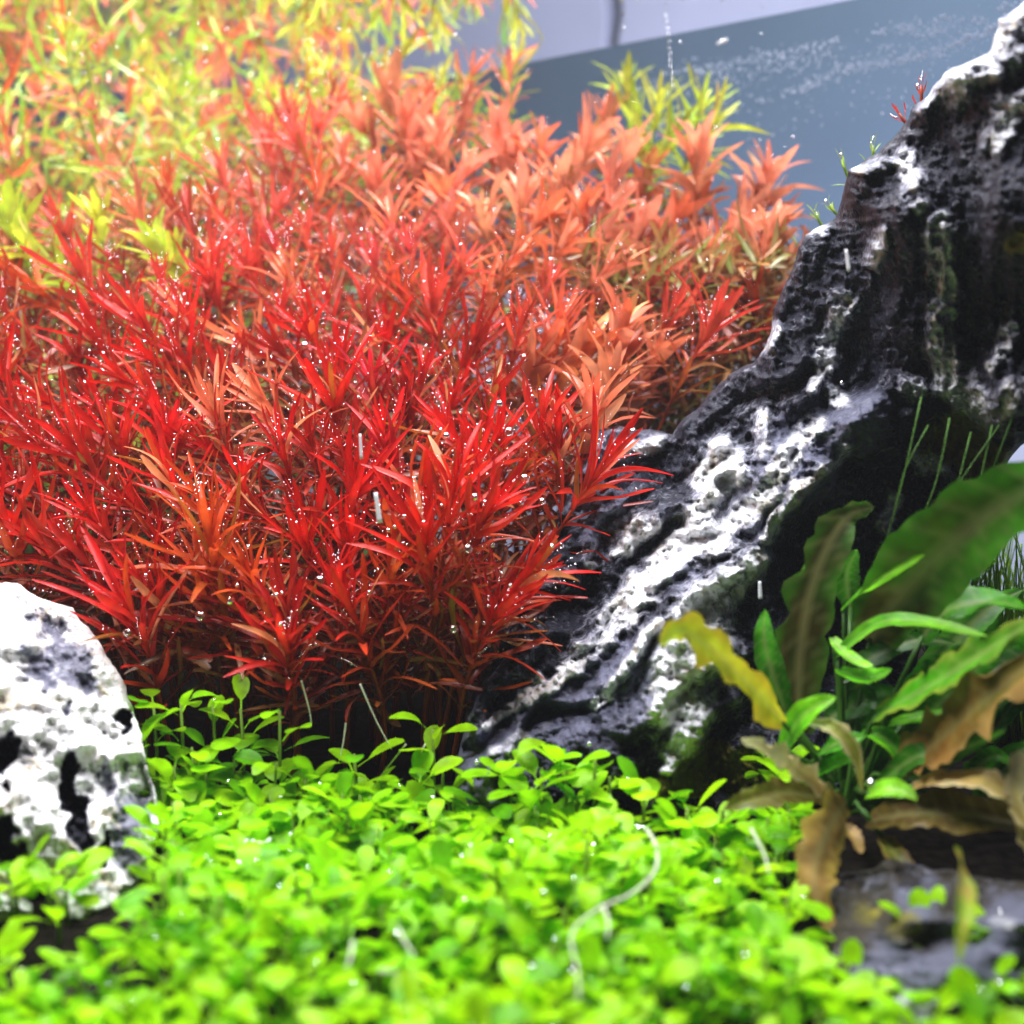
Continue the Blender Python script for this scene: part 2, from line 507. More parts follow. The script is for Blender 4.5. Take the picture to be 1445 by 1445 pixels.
# --- big dark rock
BIG = [(1560, -60), (1470, -10), (1410, 26), (1392, 74), (1330, 104), (1300, 140), (1266, 186), (1240, 214), (1195, 240), (1182, 300),
       (1136, 330), (1120, 380), (1096, 430), (1076, 500), (1030, 528), (985, 574), (950, 612), (900, 604), (846, 602), (815, 670),
       (770, 770), (720, 880), (668, 985), (640, 1085), (640, 1180), (760, 1210), (900, 1190), (1060, 1180), (1200, 1160), (1270, 1040),
       (1300, 900), (1330, 800), (1375, 715), (1432, 640), (1500, 560), (1600, 480), (1640, 200)]
BIG_CP = [(690, 1130, .350), (900, 1120, .352), (1100, 1110, .365), (740, 960, .385), (830, 830, .408), (920, 640, .438), (880, 740, .422),
          (950, 1015, .352), (968, 930, .364), (1000, 850, .386), (1040, 800, .382), (1000, 640, .425), (1100, 690, .385), (1220, 590, .372), (1020, 560, .432), (1100, 450, .418), (1160, 320, .408), (1250, 220, .380),
          (1420, 40, .330), (1300, 300, .350), (1450, 300, .305), (1180, 480, .412), (1300, 460, .375), (1290, 540, .384), (1200, 540, .415), (1440, 560, .345), (1150, 780, .430), (1250, 700, .425), (1230, 850, .44),
          (1120, 960, .40), (1040, 1040, .375), (1350, 760, .43), (1340, 640, .41), (1560, 100, .29), (1560, 400, .30)]
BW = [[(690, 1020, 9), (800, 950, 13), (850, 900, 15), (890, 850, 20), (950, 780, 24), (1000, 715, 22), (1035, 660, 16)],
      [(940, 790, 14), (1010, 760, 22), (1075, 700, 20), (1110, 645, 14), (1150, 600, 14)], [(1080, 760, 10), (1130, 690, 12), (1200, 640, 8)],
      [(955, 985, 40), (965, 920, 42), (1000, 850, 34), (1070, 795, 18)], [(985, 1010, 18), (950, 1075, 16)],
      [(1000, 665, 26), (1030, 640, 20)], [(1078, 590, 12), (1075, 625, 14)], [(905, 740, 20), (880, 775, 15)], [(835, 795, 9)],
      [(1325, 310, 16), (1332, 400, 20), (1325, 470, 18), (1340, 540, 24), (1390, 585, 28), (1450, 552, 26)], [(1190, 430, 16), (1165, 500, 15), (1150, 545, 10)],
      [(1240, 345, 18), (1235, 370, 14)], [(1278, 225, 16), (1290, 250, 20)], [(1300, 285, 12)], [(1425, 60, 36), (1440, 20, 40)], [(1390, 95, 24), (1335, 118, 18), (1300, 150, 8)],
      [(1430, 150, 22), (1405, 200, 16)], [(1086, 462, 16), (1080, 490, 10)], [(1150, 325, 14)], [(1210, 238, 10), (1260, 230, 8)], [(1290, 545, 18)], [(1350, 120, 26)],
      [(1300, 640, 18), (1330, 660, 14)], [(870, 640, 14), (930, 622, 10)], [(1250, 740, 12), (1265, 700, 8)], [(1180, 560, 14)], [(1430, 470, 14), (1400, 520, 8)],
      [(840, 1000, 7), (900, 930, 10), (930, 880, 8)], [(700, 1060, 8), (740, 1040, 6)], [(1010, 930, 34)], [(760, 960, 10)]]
BG_ = [[(1080, 700, 60), (1150, 640, 60), (1215, 585, 40)], [(700, 1060, 60), (800, 1000, 50), (900, 960, 60)], [(870, 640, 50), (840, 740, 40)], [(950, 780, 50)], [(690, 1130, 50)]]
BM = [[(1010, 1070, 34), (1060, 1090, 30), (935, 1105, 18)], [(1340, 620, 36), (1400, 650, 34)], [(1340, 720, 26)], [(1440, 340, 22)]]
def big_detail(x, y):
    th = math.radians(-43)
    u = (x * math.cos(th) + y * math.sin(th)); v = (-x * math.sin(th) + y * math.cos(th))
    wu = fbm(x / 130, y / 130, 1.3, 3)
    wv = fbm(x / 130, y / 130, 8.3, 3)
    low = sstep(300, 700, y) * sstep(1330, 1150, x)             # ridged flank below, smoother face above
    rid = fbm(u / 260 + wu * .35, v / 62 + wv * .9, 2.2, 4, True)
    ter = (v / 88.0 + wv * 1.2) % 1.0
    ter = np.where(ter < .72, ter / .72, (1 - ter) / .28)
    big = fbm(x / 150, y / 150, 4.4, 4)
    pit = -np.clip(fbm(x / 38, y / 38, 6.1, 3) - .18, 0, 1)
    fine = fbm(x / 20, y / 20, 7.7, 4, True)
    vert = fbm(x / 55 + wu * .5, y / 170 + wv * .3, 12.2, 4, True)
    return low * (rid * .0105 + (ter - .5) * .0115) + (1 - low) * (vert * .0060) + big * .006 + pit * .006 + fine * .0042 + fbm(x / 7, y / 7, 17.7, 3) * .0017 + sstep(.1, .9, stroke(x + fbm(x / 26, y / 26, 3.3, 4) * 14, y + fbm(x / 26, y / 26, 9.9, 4) * 14, BW)) * (.0045 + .0035 * fbm(x / 14, y / 14, 27.7, 3))
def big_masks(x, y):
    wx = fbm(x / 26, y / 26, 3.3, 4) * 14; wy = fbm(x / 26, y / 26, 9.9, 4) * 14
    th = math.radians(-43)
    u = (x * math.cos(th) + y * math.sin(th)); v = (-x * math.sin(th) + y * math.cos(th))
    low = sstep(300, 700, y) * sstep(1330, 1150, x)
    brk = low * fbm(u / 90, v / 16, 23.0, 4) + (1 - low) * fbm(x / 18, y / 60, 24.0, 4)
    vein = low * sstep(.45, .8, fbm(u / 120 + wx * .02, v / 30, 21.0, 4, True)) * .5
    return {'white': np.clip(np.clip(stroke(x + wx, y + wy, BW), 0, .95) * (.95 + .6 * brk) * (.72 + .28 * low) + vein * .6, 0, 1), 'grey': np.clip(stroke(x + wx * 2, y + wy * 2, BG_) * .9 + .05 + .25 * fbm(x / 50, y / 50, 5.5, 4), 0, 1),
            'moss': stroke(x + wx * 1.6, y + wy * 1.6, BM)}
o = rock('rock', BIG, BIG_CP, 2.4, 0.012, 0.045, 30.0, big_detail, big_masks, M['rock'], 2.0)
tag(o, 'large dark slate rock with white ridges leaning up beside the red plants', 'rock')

# --- white rock on the left
WHT = [(-190, 800), (-60, 815), (0, 822), (30, 825), (62, 843), (100, 858), (136, 900), (166, 950), (188, 1000), (206, 1060), (218, 1120),
       (224, 1190), (212, 1235), (165, 1275), (120, 1305), (50, 1300), (-60, 1320), (-200, 1340), (-260, 1000)]
WHT_CP = [(0, 830, .372), (100, 860, .372), (60, 950, .345), (170, 960, .352), (120, 1080, .325), (215, 1120, .33), (100, 1200, .305), (215, 1220, .312), (130, 1320, .292), (0, 1000, .325), (0, 1150, .305), (-50, 1330, .285), (-200, 900, .36), (-200, 1200, .30)]
HOLES = [[(98, 1075, 8), (103, 1120, 12), (112, 1180, 15), (122, 1205, 10)], [(5, 1055, 16), (0, 1075, 14)], [(0, 1160, 14), (8, 1200, 18), (40, 1240, 18), (70, 1285, 18)], [(168, 1010, 8), (178, 1022, 6)], [(6, 1110, 8)], [(140, 1205, 12), (150, 1185, 8)]]
GREYS = [[(70, 880, 14), (90, 930, 24), (112, 955, 22), (128, 968, 14)], [(50, 935, 18), (70, 960, 16)], [(150, 1090, 16)], [(190, 1140, 24), (180, 1200, 20)], [(95, 1000, 10)], [(40, 870, 8)], [(165, 1110, 12)]]
def wht_detail(x, y):
    wx = fbm(x / 18, y / 18, 30.3, 4) * 17; wy = fbm(x / 18, y / 18, 39.9, 4) * 17
    h = stroke(x + wx, y + wy, HOLES)
    g = stroke(x + wx, y + wy, GREYS)
    return fbm(x / 90, y / 90, 31, 4) * .009 + fbm(x / 30, y / 36, 33, 4, True) * .0048 - sstep(.25, .9, h) * .013 - g * .003 + fbm(x / 11, y / 11, 35, 3) * .0012 - .010 * np.clip(fbm(x / 34, y / 34, 36.1, 3) - .3, 0, 1)
def wht_masks(x, y):
    wx = fbm(x / 18, y / 18, 30.3, 4) * 17; wy = fbm(x / 18, y / 18, 39.9, 4) * 17
    h = stroke(x + wx, y + wy, HOLES); g = stroke(x + wx * 1.5, y + wy * 1.5, GREYS)
    n = fbm(x / 22, y / 22, 41, 4)
    return {'white': np.clip(1 - 1.3 * sstep(.2, .6, h) - .72 * g - .25 * sstep(.2, .6, n), 0, 1), 'grey': np.clip(.2 + g * .6 - h, 0, 1),
            'moss': stroke(x + wx, y + wy, [[(205, 1165, 10), (190, 1200, 8)]]) * .35}
o = rock('rock', WHT, WHT_CP, 2.6, 0.010, 0.03, 38.0, wht_detail, wht_masks, M['rock_white'], 5.0, amp=8)
tag(o, 'white crusted rock with black hollows beside the green carpet', 'rock')

# --- low blue grey slab bottom right
SLB = [(1140, 1275), (1185, 1235), (1260, 1215), (1330, 1228), (1400, 1240), (1500, 1250), (1600, 1300), (1640, 1500), (1500, 1560), (1350, 1530), (1250, 1440), (1180, 1370)]
def slb_detail(x, y):
    return fbm(x / 110, y / 40, 51, 4, True) * .004 + fbm(x / 40, y / 24, 53, 4) * .002
def slb_masks(x, y):
    wx = fbm(x / 24, y / 24, 60.3, 3) * 12
    return {'white': stroke(x + wx, y + wx, [[(1250, 1390, 16), (1300, 1420, 20)], [(1400, 1300, 6), (1445, 1310, 6)]]) * .6 + .0,
            'grey': np.clip(stroke(x + wx, y + wx, [[(1240, 1370, 40), (1330, 1390, 50), (1440, 1330, 60)], [(1300, 1270, 30)]]) * .8 + .2 + .4 * fbm(x / 50, y / 20, 71, 4), 0, 1), 'moss': stroke(x + wx, y, [[(1280, 1310, 34)], [(1220, 1290, 26)]]) * .6}
SLB_CP = [(x, y, ground_d(x, y, z)) for x, y, z in ((1160, 1280, .002), (1200, 1240, .004), (1300, 1225, .008), (1400, 1240, .010), (1550, 1280, .012), (1200, 1330, .008), (1200, 1400, .004), (1350, 1400, .010), (1500, 1540, .008), (1300, 1500, .004), (1300, 1310, .014), (1440, 1320, .015))]
o = rock('rock', SLB, SLB_CP, 3.5, 0.004, 0.03, 60.0, slb_detail, slb_masks, M['slab'], 8.0)
tag(o, 'low blue grey stone slab lying under the brown leaves', 'rock')

# ------------------------------------------------------------------ leaf meshes
def leaf_mesh(name, wid, bend, fold, blunt, mat, n=7, wave=0.0, petiole=0.0, seed=0):
    """unit-length leaf along +Y, upper face +Z; wid = full width / length"""
    r = random.Random(seed)
    v, f, rib = [], [], []
    ph = r.random() * 6
    for i in range(n + 1):
        t = i / n
        if petiole:
            if t < petiole: wdt = 0.09 + 0.05 * t
            else:
                q = (t - petiole) / (1 - petiole)
                wdt = max(.10 if q < .5 else .30, math.sqrt(max(0, 1 - ((q - .60) / (.62 if q < .6 else .415)) ** 2)))
        else:
            wdt = (0.34 + 0.66 * math.sin(math.pi * (0.08 + 0.80 * t ** 0.85)) ** 0.9) if t < .95 else 0.0
            if t > .6: wdt *= 1 - (1 - blunt) * ((t - .6) / .4) ** 1.6
            if i == n: wdt = 0.20 * blunt + .04
        half = wid * 0.5 * wdt
        y = t * math.cos(bend * t * 0.5)
        z = -t * math.sin(bend * t * 0.5) + wave * math.sin(5 * t + ph) * .03
        tw = wave * math.sin(3 * t + ph) * .5
        for s in (-1, 0, 1):
            v.append((s * half, y, z + abs(s) * half * fold + s * half * tw))
            rib.append((1.0 if s == 0 else 0.0) * (1 - .6 * t) + .45 * max(0, 1 - t * 3.2))
    for i in range(n):
        a = i * 3
        f += [(a, a + 1, a + 4, a + 3), (a + 1, a + 2, a + 5, a + 4)]
    m = mesh(name, v, f, mat)
    at = m.attributes.new('rib', 'FLOAT', 'POINT'); at.data.foreach_set('value', rib)
    return m

REDL = [leaf_mesh('red_leaf', 0.070 + .009 * k, b, .6, .8, M['leaf_red'], wave=.5 + .2 * k, seed=k) for k, b in enumerate((.15, .45, .8, -.2, .3))]
NARROW = [leaf_mesh('narrow_leaf', 0.085 + .012 * k, b, .55, .75, M['leaf'], wave=.5 + .2 * k, seed=k) for k, b in enumerate((.15, .45, .8, -.2, .3))]
BROAD = [leaf_mesh('broad_leaf', 0.150 + .016 * k, b, .45, .7, M['leaf'], wave=.5 + .2 * k, seed=20 + k) for k, b in enumerate((.2, .5, .9, -.15, .35))]
SPOON = [leaf_mesh('spoon_leaf', 0.40 + .035 * k, b, fo, .9, M['carpet'], n=8, petiole=.30, wave=.3, seed=40 + k) for k, (b, fo) in enumerate(((.5, .3), (.9, .2), (1.4, .28), (.2, .35), (1.1, -.1)))]

def frame(pos, d, nrm, s):
    """matrix with +Y along d and +Z near nrm"""
    y = d.normalized()
    x = y.cross(nrm)
    if x.length < 1e-5: x = y.orthogonal()
    x.normalize(); z = x.cross(y)
    return Matrix(((x.x * s, y.x * s, z.x * s, pos.x), (x.y * s, y.y * s, z.y * s, pos.y), (x.z * s, y.z * s, z.z * s, pos.z), (0, 0, 0, 1)))

def tube(pts, r0, r1, sides=6, cap=True):
    v, f = [], []
    n = len(pts)
    for i, p in enumerate(pts):
        t = (pts[min(i + 1, n - 1)] - pts[max(i - 1, 0)]).normalized()
        a = t.orthogonal().normalized() if i == 0 else (a - t * a.dot(t)).normalized()
        b = t.cross(a)
        r = r0 + (r1 - r0) * i / (n - 1)
        for k in range(sides):
            th = 2 * math.pi * k / sides
            v.append(p + (a * math.cos(th) + b * math.sin(th)) * r)
    for i in range(n - 1):
        for k in range(sides):
            k2 = (k + 1) % sides
            f.append((i * sides + k, i * sides + k2, (i + 1) * sides + k2, (i + 1) * sides + k))
    if cap:
        f.append(tuple(range(sides))[::-1]); f.append(tuple((n - 1) * sides + k for k in range(sides)))
    return v, f

def bez(p0, p1, p2, p3, t):
    u = 1 - t
    return p0 * (u**3) + p1 * (3 * u * u * t) + p2 * (3 * u * t * t) + p3 * (t**3)

bubble_spots = []         # (point, radius) clinging to leaves
def jitter(c, a=.12):
    k = 1 + rnd.uniform(-a, a)
    return tuple(max(0, min(1, x * k * (1 + rnd.uniform(-a, a) * .6))) for x in c)

def shoot(apex, axis, base, nwh, L, meshes, cols, label, group, cat='aquatic plant', name='stem_plant', stemmat=None, gap=.0058, bub=0.0, per=3, open0=.16, open1=.92):
    """one stem: an Empty at its foot, a stem tube and single leaves"""
    root = empty(name, base)
    tag(root, label, cat, group)
    h = (apex - base).length
    p1 = base + Vector((0, 0, 1)) * h * .38 + Vector((rnd.uniform(-1, 1), rnd.uniform(-1, 1), 0)) * .006
    p2 = apex - axis * h * .42
    n = 9
    pts = [bez(base, p1, p2, apex, i / n) - base for i in range(n + 1)]
    v, f = tube(pts, .0009, .0005, 5)
    st = bpy.data.objects.new('stem', mesh('stem', v, f, stemmat or M['stem_red']))
    link(st, root)
    # walk down from the tip
    fine = [bez(base, p1, p2, apex, 1 - i / 60) for i in range(61)]
    acc = 0; idx = 0; ang0 = rnd.random() * 6.28
    wh = 0; target = 0.0
    cl = 0.0
    for i in range(1, 61):
        seg = (fine[i - 1] - fine[i])
        cl += seg.length
        while wh < nwh and cl >= target:
            pos = fine[i] - base
            ax = seg.normalized()
            s = wh / max(1, nwh - 1)
            e1 = ax.orthogonal().normalized(); e2 = ax.cross(e1)
            opening = open0 + (open1 - open0) * min(1, s * 1.15) ** .8
            ll = L * (0.55 + 0.45 * min(1, wh / 2.0)) * (1 - .25 * s)
            for k in range(per):
                th = ang0 + wh * (math.pi / per + .12) + k * 2 * math.pi / per + rnd.uniform(-.25, .25)
                rad = e1 * math.cos(th) + e2 * math.sin(th)
                o_ = opening * rnd.uniform(.7, 1.3)
                d = ax * math.cos(o_) + rad * math.sin(o_)
                nr = ax * math.sin(o_) - rad * math.cos(o_)
                sl = ll * rnd.uniform(.75, 1.18)
                lo = bpy.data.objects.new('leaf', rnd.choice(meshes))
                lo.matrix_basis = frame(pos + rad * .0004, d, nr, sl)
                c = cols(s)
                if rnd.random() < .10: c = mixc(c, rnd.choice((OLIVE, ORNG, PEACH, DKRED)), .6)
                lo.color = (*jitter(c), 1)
                link(lo, root)
                if bub and s < .75:
                    x = d.cross(nr).normalized()
                    if rnd.random() < bub * 1.1:          # a row of beads along one margin
                        sd_ = rnd.choice((-1, 1)); k0 = rnd.uniform(.3, .55); nb_ = rnd.randint(4, 9)
                        for q in range(nb_):
                            t = k0 + (1.0 - k0) * (q + rnd.uniform(.2, .8)) / nb_
                            bubble_spots.append((base + pos + d * sl * t * .97 + x * sd_ * sl * .05 * (1.15 - .7 * t) + nr * .0002, rnd.choice((.00012, .00016, .0002, .00024, .0003))))
                    for q in range(3):
                        if rnd.random() < bub:
                            t = rnd.uniform(.25, 1.0)
                            side = rnd.choice((-1, 1)) * sl * .055 * (1.1 - .6 * t)
                            bubble_spots.append((base + pos + d * sl * t * .97 + x * side + nr * .0002, rnd.choice((.00014, .00018, .0002, .00025, .0003, .0006))))
            wh += 1
            target += gap * (0.5 + .75 * s) * rnd.uniform(.85, 1.15)
    return root

# ------------------------------------------------------------------ the red bank of stem plants
def inside(px, py, poly):
    c = False; n = len(poly)
    for i in range(n):
        ax, ay = poly[i]; bx, by = poly[(i + 1) % n]
        if (ay > py) != (by > py) and px < (bx - ax) * (py - ay) / (by - ay) + ax: c = not c
    return c

def scatter(poly, spacing, tries):
    xs = [p[0] for p in poly]; ys = [p[1] for p in poly]
    pts = []
    for _ in range(tries):
        x, y = rnd.uniform(min(xs), max(xs)), rnd.uniform(min(ys), max(ys))
        if not inside(x, y, poly): continue
        s = spacing(x, y)
        if all((x - a) ** 2 + ((y - b) * 1.25) ** 2 > s * s for a, b in pts): pts.append((x, y))
    return pts

def lerp_tab(x, tab):
    if x <= tab[0][0]: return tab[0][1]
    for (a, va), (b, vb) in zip(tab[:-1], tab[1:]):
        if x <= b: return va + (vb - va) * (x - a) / (b - a)
    return tab[-1][1]

DEPTH = [(110, .64), (150, .61), (200, .585), (260, .555), (350, .515), (450, .475), (560, .435), (650, .405), (750, .383), (850, .365), (950, .350)]
def red_depth(px, py): return lerp_tab(py, DEPTH) + (.012 if px > 900 else 0)
LEAN = [(-80, -38), (150, -30), (350, -20), (500, -8), (620, 4), (740, 20), (880, 30), (1000, 22), (1150, 24)]

RED_POLY = [(-70, 330), (20, 300), (110, 300), (230, 240), (330, 190), (420, 140), (520, 120), (640, 130), (740, 160), (830, 170), (900, 215), (985, 230), (1090, 240),
            (1115, 300), (1085, 380), (1050, 440), (980, 500), (900, 545), (800, 610), (770, 680), (720, 740), (715, 810), (640, 850), (540, 870), (470, 860),
            (420, 905), (380, 890), (260, 850), (190, 850), (130, 790), (60, 770), (-70, 760)]
red_pts = scatter(RED_POLY, lambda x, y: 47 + 16 * (y - 200) / 700, 9000)
# hand-placed shoots that stand out in the photograph: apex px, py, depth, lean deg, towards camera
STAND = [(640, 690, .365, 8, .35), (600, 760, .36, -4, .4), (690, 720, .36, 28, .3), (845, 665, .395, 34, .1), (765, 590, .42, 4, .2), (405, 905, .352, 6, .5), (180, 860, .36, -18, .4),
         (300, 400, .50, -12, .15), (395, 620, .40, -8, .3), (610, 430, .49, 6, .15), (380, 200, .60, -4, .1), (590, 230, .60, 2, .1), (720, 220, .60, 6, .1), (985, 215, .56, 0, .05),
         (1085, 245, .57, 6, .05), (1085, 330, .52, 18, .05), (790, 450, .47, 10, .1), (880, 460, .46, 14, .1), (1010, 450, .47, 30, 0), (855, 160, .64, 6, 0), (530, 260, .57, -6, .1),
         (740, 820, .365, 48, .2), (255, 500, .46, -30, .15), (130, 470, .47, -32, .1), (110, 640, .41, -34, .2), (60, 770, .385, -40, .2), (700, 870, .355, 30, .4), (470, 560, .43, -4, .2)]
for sx, sy, *_ in STAND:
    red_pts = [p for p in red_pts if (p[0] - sx) ** 2 + (p[1] - sy) ** 2 > 38 ** 2]
jobs = [(x, y, red_depth(x, y) + rnd.uniform(-.012, .014), lerp_tab(x, LEAN) * (.55 + .6 * (y / 900)) + rnd.gauss(0, 16), -.02 + .34 * max(0, (y - 250) / 600) + rnd.uniform(-.16, .16), 0) for x, y in red_pts]
jobs += [(*s, 1) for s in STAND]
jobs = jobs[:298]

RED = (0.62, 0.008, 0.004); CRIM = (0.52, 0.010, 0.018); ORNG = (0.66, 0.10, 0.014); CORAL = (0.92, 0.30, 0.19); PEACH = (0.92, 0.50, 0.22)
OLIVE = (0.26, 0.17, 0.015); BROWN = (0.26, 0.045, 0.008); DKRED = (0.22, 0.012, 0.006); LIME = (0.40, 0.60, 0.025); YELL = (0.70, 0.68, 0.05)
def mixc(a, b, t): return tuple(x + (y - x) * t for x, y in zip(a, b))

G_RED = 'red stem plants of the bank'
for k, (x, y, d, lean, toward, hand) in enumerate(jobs):
    A = P(x, y, d)
    lr = math.radians(lean)
    axis = Vector((math.sin(lr), -math.sin(toward), math.cos(lr) * math.cos(toward))).normalized()
    h = A.z
    base = Vector((A.x - math.sin(lr) * h * .55, A.y + math.sin(toward) * h * .45 + .004, 0.0))
    if base.y < .345: base.y = .345 + rnd.uniform(0, .012)
    # colour zones: deep red in front and left, coral behind and right, a few lime tops at the far left
    back = max(0, min(1, (480 - y) / 230)); right = max(0, min(1, (x - 380) / 330))
    cor = back * (.35 + .65 * right)
    mid = max(0, 1 - abs(x - 850) / 220) * max(0, 1 - abs(y - 510) / 130)
    top = mixc(RED, CRIM, rnd.random() * .5)
    top = mixc(top, CORAL, min(1, cor * rnd.uniform(.8, 1.15)))
    top = mixc(top, PEACH, max(0, (mid - .2) * .9) + (cor > .5) * rnd.random() * .35)
    tone = rnd.random() if not hand else 1.0
    if tone < .16: top = mixc(top, ORNG, .7)
    elif tone < .20: top = mixc(top, (.50, .008, .05), .4)
    elif tone < .24: top = mixc(top, PEACH, .35)
    elif tone < .42: top = mixc(top, DKRED, .5)
    zone = 'coral' if cor > .55 else ('amber' if mid > .5 else 'red')
    if x < 330 and y < 360 and rnd.random() < .30:
        top = mixc(LIME, YELL, rnd.random() * .6); zone = 'lime'
    low = mixc(mixc(top, DKRED, .8), OLIVE, rnd.random() * .5) if zone != 'lime' else mixc(top, (.2, .4, .02), .6)  # lower red leaves coloured darker, imitating shade between the stems
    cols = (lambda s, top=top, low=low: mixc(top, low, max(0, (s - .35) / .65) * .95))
    lab = {'red': 'deep red narrow-leaved stem plant beaded with bubbles in the dense bank', 'coral': 'coral pink stem plant with broader leaves at the back of the red bank',
           'amber': 'amber orange stem plant growing in the red bank above the dark rock', 'lime': 'yellow green topped stem plant among the red stems before the rear glass'}[zone]
    grp = {'red': G_RED, 'coral': 'coral stem plants at the back of the bank', 'amber': 'amber stem plants above the rock', 'lime': 'lime topped stems in the bank'}[zone]
    if zone == 'red':
        if x > 700 and y > 480: lab, grp = 'deep red stem plant leaning out over the dark rock', 'red stems by the dark rock'
        elif x < 260 and y > 690: lab, grp = 'deep red stem plant spreading over the top of the white rock', 'red stems by the white rock'
        elif y > 760: lab, grp = 'low deep red stem plant overhanging the green carpet', 'red stems at the lawn edge'
        elif y < 400 and x < 420: lab, grp = 'red stem plant standing next to the yellow green tops', 'red stems by the lime tops'
        elif cor > .2: lab, grp = 'orange red stem plant between the deep red and coral ones', 'orange red stems of the bank'
        elif top[1] > .05: lab, grp = 'rusty orange narrow-leaved stem among the deep red ones', 'rusty stems of the bank'
    broad = zone in ('coral', 'amber') or (zone == 'lime')
    near = y > 430
    L_ = (.0252 if not broad else .0265) * rnd.uniform(.78, 1.22) * (1.22 if hand and y > 500 else 1.15 if hand else 1)
    A.z = min(A.z, ZS - .030)
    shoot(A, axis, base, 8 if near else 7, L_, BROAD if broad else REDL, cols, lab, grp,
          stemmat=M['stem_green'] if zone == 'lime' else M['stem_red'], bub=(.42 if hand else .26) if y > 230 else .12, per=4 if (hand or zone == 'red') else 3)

# lime stems farther back, near the glass
LIMES = []
for yy in np.arange(.60, 1.06, .046):
    for xx in np.arange(-.46, .05, .048):
        gx, gy = xx + rnd.uniform(-.02, .02), yy + rnd.uniform(-.02, .02)
        if gy + K * gx > CW - .04 or rnd.random() < .12: continue
        pxx = 722.5 + gx / gy * FPX
        if pxx < -120 or pxx > 730: continue
        if gy < .66 and pxx > 200: continue
        zz = ZS - .008 - abs(rnd.gauss(0, .014)) - (.03 if pxx < 200 else 0) * rnd.random()
        q = project((gx, gy, zz))
        LIMES.append((q[0], q[1], q[2], rnd.gauss(-4, 16)))
for px in np.linspace(215, 735, 26):
    px = px + rnd.uniform(-12, 12)
    gmax = (CW - .045) / (1 + K * (px - 722.5) / FPX)
    gy = rnd.uniform(max(.64, gmax - .11), gmax)
    q = project(((px - 722.5) / FPX * gy, gy, ZS - .006 - abs(rnd.gauss(0, .012))))
    LIMES.append((q[0], q[1], q[2], rnd.gauss(0, 18)))
LIMES += [(930, 140, .62, 8), (990, 150, .60, 16), (1010, 170, .585, 34), (880, 130, .66, -4), (900, 165, .63, -20), (960, 175, .60, 40)]
for x, y, d, lean in LIMES:
    A = P(x, y, d)
    lim = CW - .03
    if A.y + K * A.x > lim: A.y = lim - K * A.x
    A.z = min(A.z, ZS - .006)
    lr = math.radians(lean)
    axis = Vector((math.sin(lr), rnd.uniform(-.2, .1), math.cos(lr))).normalized()
    base = Vector((A.x - math.sin(lr) * A.z * .5, A.y, 0))
    if base.y + K * base.x > lim: base.y = lim - K * base.x
    top = mixc(LIME, YELL, rnd.random())
    low = mixc(LIME, (.30, .52, .03), .6)
    right_ = x > 800
    warm = (not right_) and rnd.random() < (.40 if x < 250 else .6)
    if warm: top, low = mixc(CORAL, ORNG, rnd.random()), mixc(CORAL, ORNG, .8)
    shoot(A, axis, base, 9, .024 if not right_ else .030, NARROW, lambda s, top=top, low=low: mixc(top, low, s * .8),
          'yellow green stem plant with slender leaves rising beside the coral plants' if right_ else 'orange stem plant reaching the water surface behind the red bank' if warm else 'yellow green stem plant growing tall behind the red bank',
          'lime stems beside the coral plants' if right_ else 'orange stem plants behind the bank' if warm else 'lime stem plants behind the bank', stemmat=M['stem_green'], bub=.05, per=3, open1=1.2, gap=.008)

# ------------------------------------------------------------------ joined leaves: undergrowth of the bank (too many to pick apart)
def joined_leaves(name, items, tmpl, mat, extra=None):
    V, Q, C, R = [], [], [], []
    base = 0
    data = []
    for m in tmpl:
        v = np.empty(len(m.vertices) * 3, np.float32); m.vertices.foreach_get('co', v)
        q = np.array([list(p.vertices) for p in m.polygons])
        r = np.empty(len(m.vertices), np.float32); m.attributes['rib'].data.foreach_get('value', r)
        data.append((v.reshape(-1, 3), q, r))
    for mat4, k, c in items:
        v, q, r = data[k]
        A_ = np.array(mat4)
        V.append(v @ A_[:3, :3].T + A_[:3, 3]); Q.append(q + base); R.append(r)
        C.append(np.tile(np.array([*c, 1.0]), (len(v), 1)))
        base += len(v)
    me = big_mesh(name, np.concatenate(V), np.concatenate(Q), mat, {'col': ('FLOAT_COLOR', np.concatenate(C)), 'rib': ('FLOAT', np.concatenate(R))})
    return link(bpy.data.objects.new(name, me))

items = []
for x, y in scatter([(-90, 320), (300, 260), (700, 230), (1100, 300), (1060, 460), (900, 590), (780, 720), (720, 880), (600, 960), (420, 960), (200, 930), (120, 840), (-90, 800)], lambda x, y: 17, 6000):
    d0 = red_depth(x, y)
    for j in range(3):
        d = d0 + .012 + rnd.uniform(0, .05)
        p = P(x + rnd.uniform(-20, 20), y + rnd.uniform(0, 40), d)
        if p.z < .004: continue
        dr = Vector((rnd.gauss(0, .8), rnd.gauss(-.2, .8), rnd.gauss(.35, .5))).normalized()
        n_ = Vector((rnd.gauss(0, .5), rnd.gauss(0, .5), 1))
        back = max(0, min(1, (480 - y) / 230)) * max(.3, min(1, (x - 200) / 400))
        c = mixc(mixc(DKRED, CORAL, back * .7), rnd.choice((BROWN, OLIVE, DKRED, ORNG)), rnd.uniform(.2, .8))  # dark tones paint the deep shade inside the bank into the leaves
        items.append((frame(p, dr, n_, rnd.uniform(.012, .022)), rnd.randrange(5), jitter(c)))
